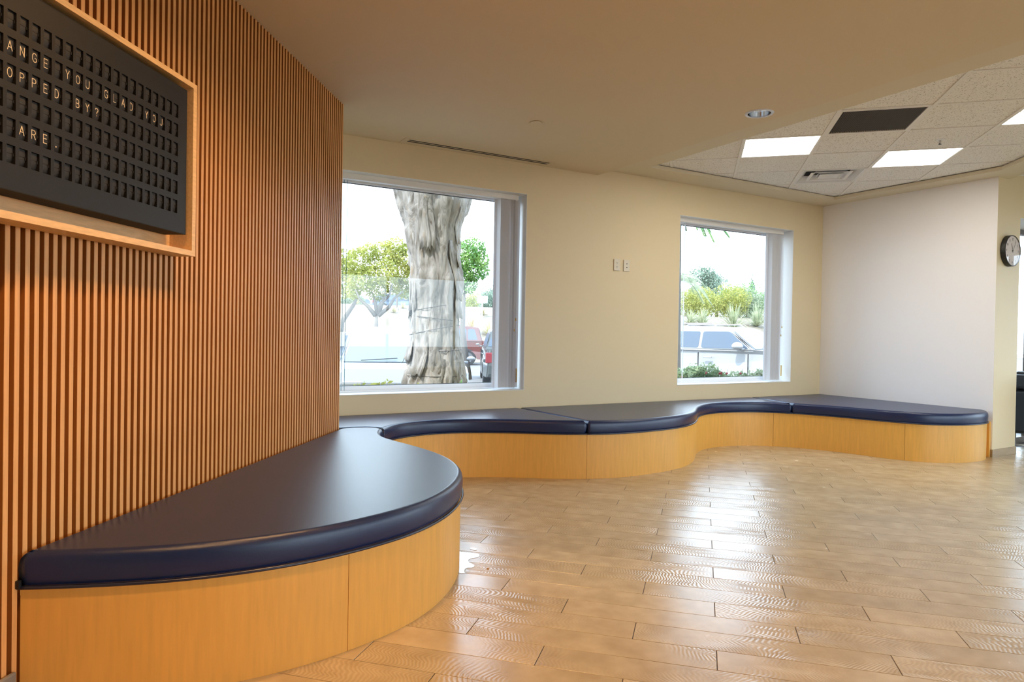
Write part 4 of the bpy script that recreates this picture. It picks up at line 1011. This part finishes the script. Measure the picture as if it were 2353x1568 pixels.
for i, (px, yt, nm) in enumerate([(800, 868, 'twiggy clump at the lower left corner of the large window'), (878, 868, 'yellow leaved shrub below the bonnet left of the trunk'), (1050, 868, 'bright green shrub at the foot of the trunk on its right'), (1112, 872, 'pale green shrub below the blind in the large window'), (990, 880, 'yellow leaved shrub in front of the trunk foot')]):
    shrub(px, yt, 6.75 if i not in (0, 4) else 6.7, .20, 520, (M_lf_y, M_lf_y, M_lf_g, M_lf_y, M_lf_y)[i], nm, 90+i, .035)

# ---- cars
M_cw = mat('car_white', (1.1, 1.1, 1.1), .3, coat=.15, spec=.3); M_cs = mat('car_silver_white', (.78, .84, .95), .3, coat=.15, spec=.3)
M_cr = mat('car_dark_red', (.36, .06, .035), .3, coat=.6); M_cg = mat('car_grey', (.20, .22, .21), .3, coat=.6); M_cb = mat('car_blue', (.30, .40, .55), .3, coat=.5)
M_cgl = mat('car_glass', (.24, .32, .44), .12, spec=.5); M_cgl2 = mat('car_glass_pale', (.50, .58, .66), .15, spec=.4)
M_tyre = mat('tyre', (.05, .05, .055), .8); M_rim = mat('wheel_rim', (.62, .63, .66), .3, metal=.6); M_tr = mat('tail_lamp', (.62, .04, .06), .3); M_ta = mat('amber_lamp', (.8, .42, .10), .3); M_hl = mat('head_lamp', (.75, .78, .82), .1, coat=1)
def car(M, L, W, H, paint, label, belt=.98, hood=1.02, wb=.55, wt=.05, rt_=-1.75, rb=-2.0, wheel=.36, glass=None, name='car', rack=False, suv=True, parts=True, axle=None):
    """local x forwards, z up, origin on the ground under the middle. wb/wt: windscreen base/top x, rt_/rb: rear glass top/base x"""
    glass = glass or M_cgl
    r = empty(name, M); tag(r, label, 'car', 'cars in the car park'); MS = 1.3 if rack else .5
    h = L/2; ax = axle or (h-.88, -h+.92); bm = bmesh.new(); g = .26
    pts = [(-h+.05, g+.1)]
    def arch(x): return [(x-(wheel+.07)*math.cos(t), g+(wheel+.07)*1.02*math.sin(t)+.03) for t in [math.pi*k/10 for k in range(11)]]
    pts += [(-h+.12, g)] + arch(ax[1]) + arch(ax[0]) + [(h-.12, g), (h-.02, g+.12), (h, .62), (h-.05, hood-.22), (h-.25, hood-.06), (h-.6, hood), (wb+.02, belt+.045), (rb, belt+.03), (-h+.02, belt-.02), (-h, .6)]
    a = [bm.verts.new((x, -W/2, z)) for x, z in pts]; b = [bm.verts.new((x, W/2, z)) for x, z in pts]; n = len(pts)
    bm.faces.new(a); bm.faces.new(b[::-1]); top = []
    for i in range(n): bm.faces.new((a[i], b[i], b[(i+1) % n], a[(i+1) % n]))
    # narrow the bonnet and tail in plan, then round the edges
    for v in bm.verts:
        t = max(0, (abs(v.co.x)-(h-.75))/.75); v.co.y *= 1-.13*t*t
        if v.co.z > .8: v.co.y *= .955
    ed = [e for e in bm.edges if not (min(e.verts[0].co.z, e.verts[1].co.z) > belt-.15 and max(e.verts[0].co.x, e.verts[1].co.x) < wb+.4) and abs(e.verts[0].co.y-e.verts[1].co.y) < .3 and e.verts[0].co.z > g+.02 and e.verts[1].co.z > g+.02 and (e.verts[0].co.z > .55 or e.verts[1].co.z > .55)]
    bmesh.ops.bevel(bm, geom=ed, offset=.055, segments=3, affect='EDGES')
    finish('body', bm, paint, r, smooth=False)
    # cabin
    w0, w1 = W/2*.93, W/2*.76; zt_ = H-.035; bm = bmesh.new()
    prof_ = [(wb+.12, belt), (wt, zt_-.03), (wt-.25, zt_+.015), (wt-.9, H), (rt_+.5, H-.005), (rt_, zt_-.03), (rb, belt)]
    A = []; B = []
    for x, z in prof_:
        t = (z-belt)/(H-belt); y = w0+(w1-w0)*t; A.append(bm.verts.new((x, -y, z))); B.append(bm.verts.new((x, y, z)))
    for i in range(len(prof_)-1): bm.faces.new((A[i], B[i], B[i+1], A[i+1]))
    bm.faces.new(A[::-1]); bm.faces.new(B)
    bmesh.ops.bevel(bm, geom=[e for e in bm.edges if e.verts[0].co.z > belt+.1 or e.verts[1].co.z > belt+.1], offset=.035, segments=3, affect='EDGES')
    finish('cabin', bm, paint, r)
    def Y(z): return w0+(w1-w0)*(z-belt)/(H-belt)
    def side(xs_, zlo, zhi, nm, s):
        q = [(p.x, p.y) for p in roundpoly([Vector(c) for c in ((xs_[0], zlo), (xs_[1], zlo), (xs_[2], zhi), (xs_[3], zhi))], .055)]
        bm = bmesh.new(); a = [bm.verts.new((x, s*(Y(z)+.008), z)) for x, z in q]; b = [bm.verts.new((x, s*(Y(z)-.02), z)) for x, z in q]
        bm.faces.new(a); bm.faces.new(b[::-1])
        for i in range(len(q)): bm.faces.new((a[i], a[(i+1) % len(q)], b[(i+1) % len(q)], b[i]))
        finish(nm, bm, glass, r)
    zl, zh = belt+.055, H-.13
    sl_ = (wb+.12-wt)/(zt_-belt)
    fx = lambda z: wb+.12-(z-belt)*sl_-.10
    mid = wt-.62
    for s in (-1, 1):
        side((mid, fx(zl), fx(zh), mid), zl, zh, 'front_door_glass', s)
        side((mid-.98, mid-.07, mid-.07, mid-.98), zl, zh, 'rear_door_glass', s)
        if suv: side((rb+.22, mid-1.05, mid-1.05, rt_+.22), zl, zh, 'quarter_glass', s)
    def cross(xa, za, xb, zb_, nm, m_, off, wa=.93, wb_=.9):
        bm = bmesh.new(); d = Vector((xb-xa, 0, zb_-za)).normalized(); nrm = Vector((-d.z, 0, d.x))*off; q = [(xa, -Y(za)*wa, za), (xa, Y(za)*wa, za), (xb, Y(zb_)*wb_, zb_), (xb, -Y(zb_)*wb_, zb_)]
        a = [bm.verts.new(Vector(c)+nrm) for c in q]; b = [bm.verts.new(Vector(c)-nrm) for c in q]; bm.faces.new(a); bm.faces.new(b[::-1])
        for i in range(4): bm.faces.new((a[i], a[(i+1) % 4], b[(i+1) % 4], b[i]))
        finish(nm, bm, m_, r)
    xa, za = wb+.12-.04*sl_, belt+.05; xb, zb_ = wt+.07*sl_, zt_-.03-.06
    cross(xa, za, xb, zb_, 'windscreen', M_cgl2, .012)
    cross(rb+.03, belt+.08, rt_-.0+.02, zt_-.12, 'rear_window', glass, .03)
    for x in ax:
        for s in (-1, 1):
            Mx = Matrix.Translation((x, s*(W/2-.13), wheel)) @ Matrix.Rotation(R(90), 4, 'X')
            bm = bmesh.new(); lathe(bm, [(wheel*.62, -.11), (wheel*.93, -.115), (wheel, -.08), (wheel, .08), (wheel*.93, .115), (wheel*.62, .11)], 28, Mx); wv = finish('wheel', bm, M_tyre, r)
            bm = bmesh.new(); lathe(bm, [(0, -.07), (wheel*.18, -.08), (wheel*.60, -.095), (wheel*.64, -.11), (wheel*.64, .11), (wheel*.60, .095), (wheel*.18, .08), (0, .07)], 12, Mx); finish('rim', bm, M_rim, wv)
    for s in (-1, 1):
        if parts:
            bm = bmesh.new(); bmesh.ops.create_uvsphere(bm, u_segments=14, v_segments=8, radius=1)
            for v in bm.verts:
                v.co = Vector((wb-.22+v.co.x*.085*MS, s*(W/2+.11)+v.co.y*.13*MS, belt+.10+v.co.z*(.08 if v.co.z > 0 else .05)*MS))
            box(bm, wb-.19, wb-.14, min(s*(W/2-.12), s*(W/2+.06)), max(s*(W/2-.12), s*(W/2+.06)), belt+.03, belt+.07)
            finish('mirror', bm, paint, r, smooth=True)
            for xx in (mid+.12, mid-.86): 
                bm = bbox(xx-.02, xx+.19, min(s*(W/2-.035), s*(W/2+.012)), max(s*(W/2-.035), s*(W/2+.012)), belt-.17, belt-.135, .008, 1); finish('door_handle', bm, M_rim if paint is not M_cw else paint, r)
            for xx in (mid-.03, fx(zl)+.02): finish('door_gap', bbox(xx-.002, xx+.002, min(s*(W/2-.04), s*(W/2+.0012)), max(s*(W/2-.04), s*(W/2+.0012)), .45, belt-.05), M_tyre, r)
        finish('tail_lamp', bbox(-h-.012, -h+.10, min(s*(W/2*.70), s*(W/2*.93)), max(s*(W/2*.70), s*(W/2*.93)), .68, belt-.08, .02, 2), M_tr, r)
        finish('head_lamp', bbox(h-.22, h+.005, min(s*(W/2*.55), s*(W/2*.86)), max(s*(W/2*.55), s*(W/2*.86)), hood-.36, hood-.20, .03, 2), M_hl, r)
    finish('front_grille', bbox(h-.05, h+.012, -W*.27, W*.27, .48, hood-.30, .02, 1), M_tyre, r)
    finish('plate', bbox(-h-.012, -h+.02, -.16, .16, .62, .74), M_rim, r)
    if parts: 
        bm = bmesh.new(); tube(bm, [(xa+.03, -.55, za+.03), (xa-.03, -.05, za+.06)], .006, 5); tube(bm, [(xa+.03, .1, za+.03), (xa-.03, .55, za+.06)], .006, 5); finish('wiper', bm, M_tyre, r)
    if rack:
        for s in (-1, 1):
            bm = bmesh.new(); y = s*(w1-.06); tube(bm, [(wt-.35, y, H-.02), (wt-.45, y, H+.05), (rt_+.5, y, H+.05), (rt_+.35, y, H-.02)], .018, 6); finish('roof_rail', bm, M_cw, r)
    return r
def car_at(px, D, az): p = at(px, 760, D); return Matrix.Translation((p.x, p.y, GZ)) @ Matrix.Rotation(R(90-az), 4, 'Z')
car(car_at(916, 10.4, 168), 4.1, 1.84, 1.62, M_cs, 'silver white hatchback facing the large window behind the trunk', belt=1.06, hood=1.13, wb=.80, wt=.10, rt_=-1.45, rb=-1.75, glass=M_cgl2, suv=False)
car(car_at(1674, 16.05, 135), 4.85, 1.92, 1.80, M_cw, 'white off road car with roof rails filling the small window', belt=1.24, hood=1.28, wb=.98, wt=.40, rt_=-1.95, rb=-2.15, wheel=.40, rack=True)
car(car_at(1006, 33, 264), 4.7, 1.9, 1.85, M_cr, 'dark red off road car right of the trunk in the large window', belt=1.15, hood=1.18, wb=.85, wt=.25, rt_=-1.95, rb=-2.1, wheel=.38)
car(car_at(1174, 22, -4), 4.7, 1.9, 1.68, M_cg, 'dark grey car seen from behind beside the stacked blind', belt=1.06, hood=1.15, wb=.85, wt=.25, rt_=-2.0, rb=-2.15, wheel=.38)
for i, (px, D, m_, nm) in enumerate([(908, 62, M_cb, 'small blue car high on the bank left of the trunk'), (836, 70, M_cs, 'small pale car high on the bank at the left'), (1128, 66, M_cw, 'small white car high on the bank right of the trunk')]):
    p = at(px, 700, D); car(Matrix.Translation((p.x, p.y, 3.0)) @ Matrix.Rotation(R(20+10*i), 4, 'Z'), 4.4, 1.8, 1.5, m_, nm, suv=False, parts=False)
for i, (px, D, m_, nm) in enumerate([(872, 26, M_cs, 'pale car roof showing just above the silver bonnet left')]):
    car(car_at(px, D, 60), 4.4, 1.8, 1.50, m_, nm, suv=False, parts=False)
# sign post on the bank
P = onhill(1107, 47); r = empty('sign_post', Matrix.Translation(P)); tag(r, 'blank white board on a post on the bank right of the trunk', 'post')
finish('post', bbox(-.04, .04, -.04, .04, 0, 1.5), M_white, r); finish('board', bbox(-.35, .35, -.05, -.041, 1.0, 1.5), M_white, r)
P = at(911, 760, 45); q = iBW @ P; P.z = hill(q.x, q.y)
r = empty('lamp_post', Matrix.Translation(P)); tag(r, 'thin dark pole standing on the bank left of the trunk', 'post'); bm = bmesh.new(); tube(bm, [(0, 0, 0), (0, 0, 3.2)], .05, 8); finish('pole', bm, M_bronze, r)
finish('base', bbox(-.12, .12, -.12, .12, -.05, .12, .01, 1), M_kerb, r)
bpy.context.view_layer.update()
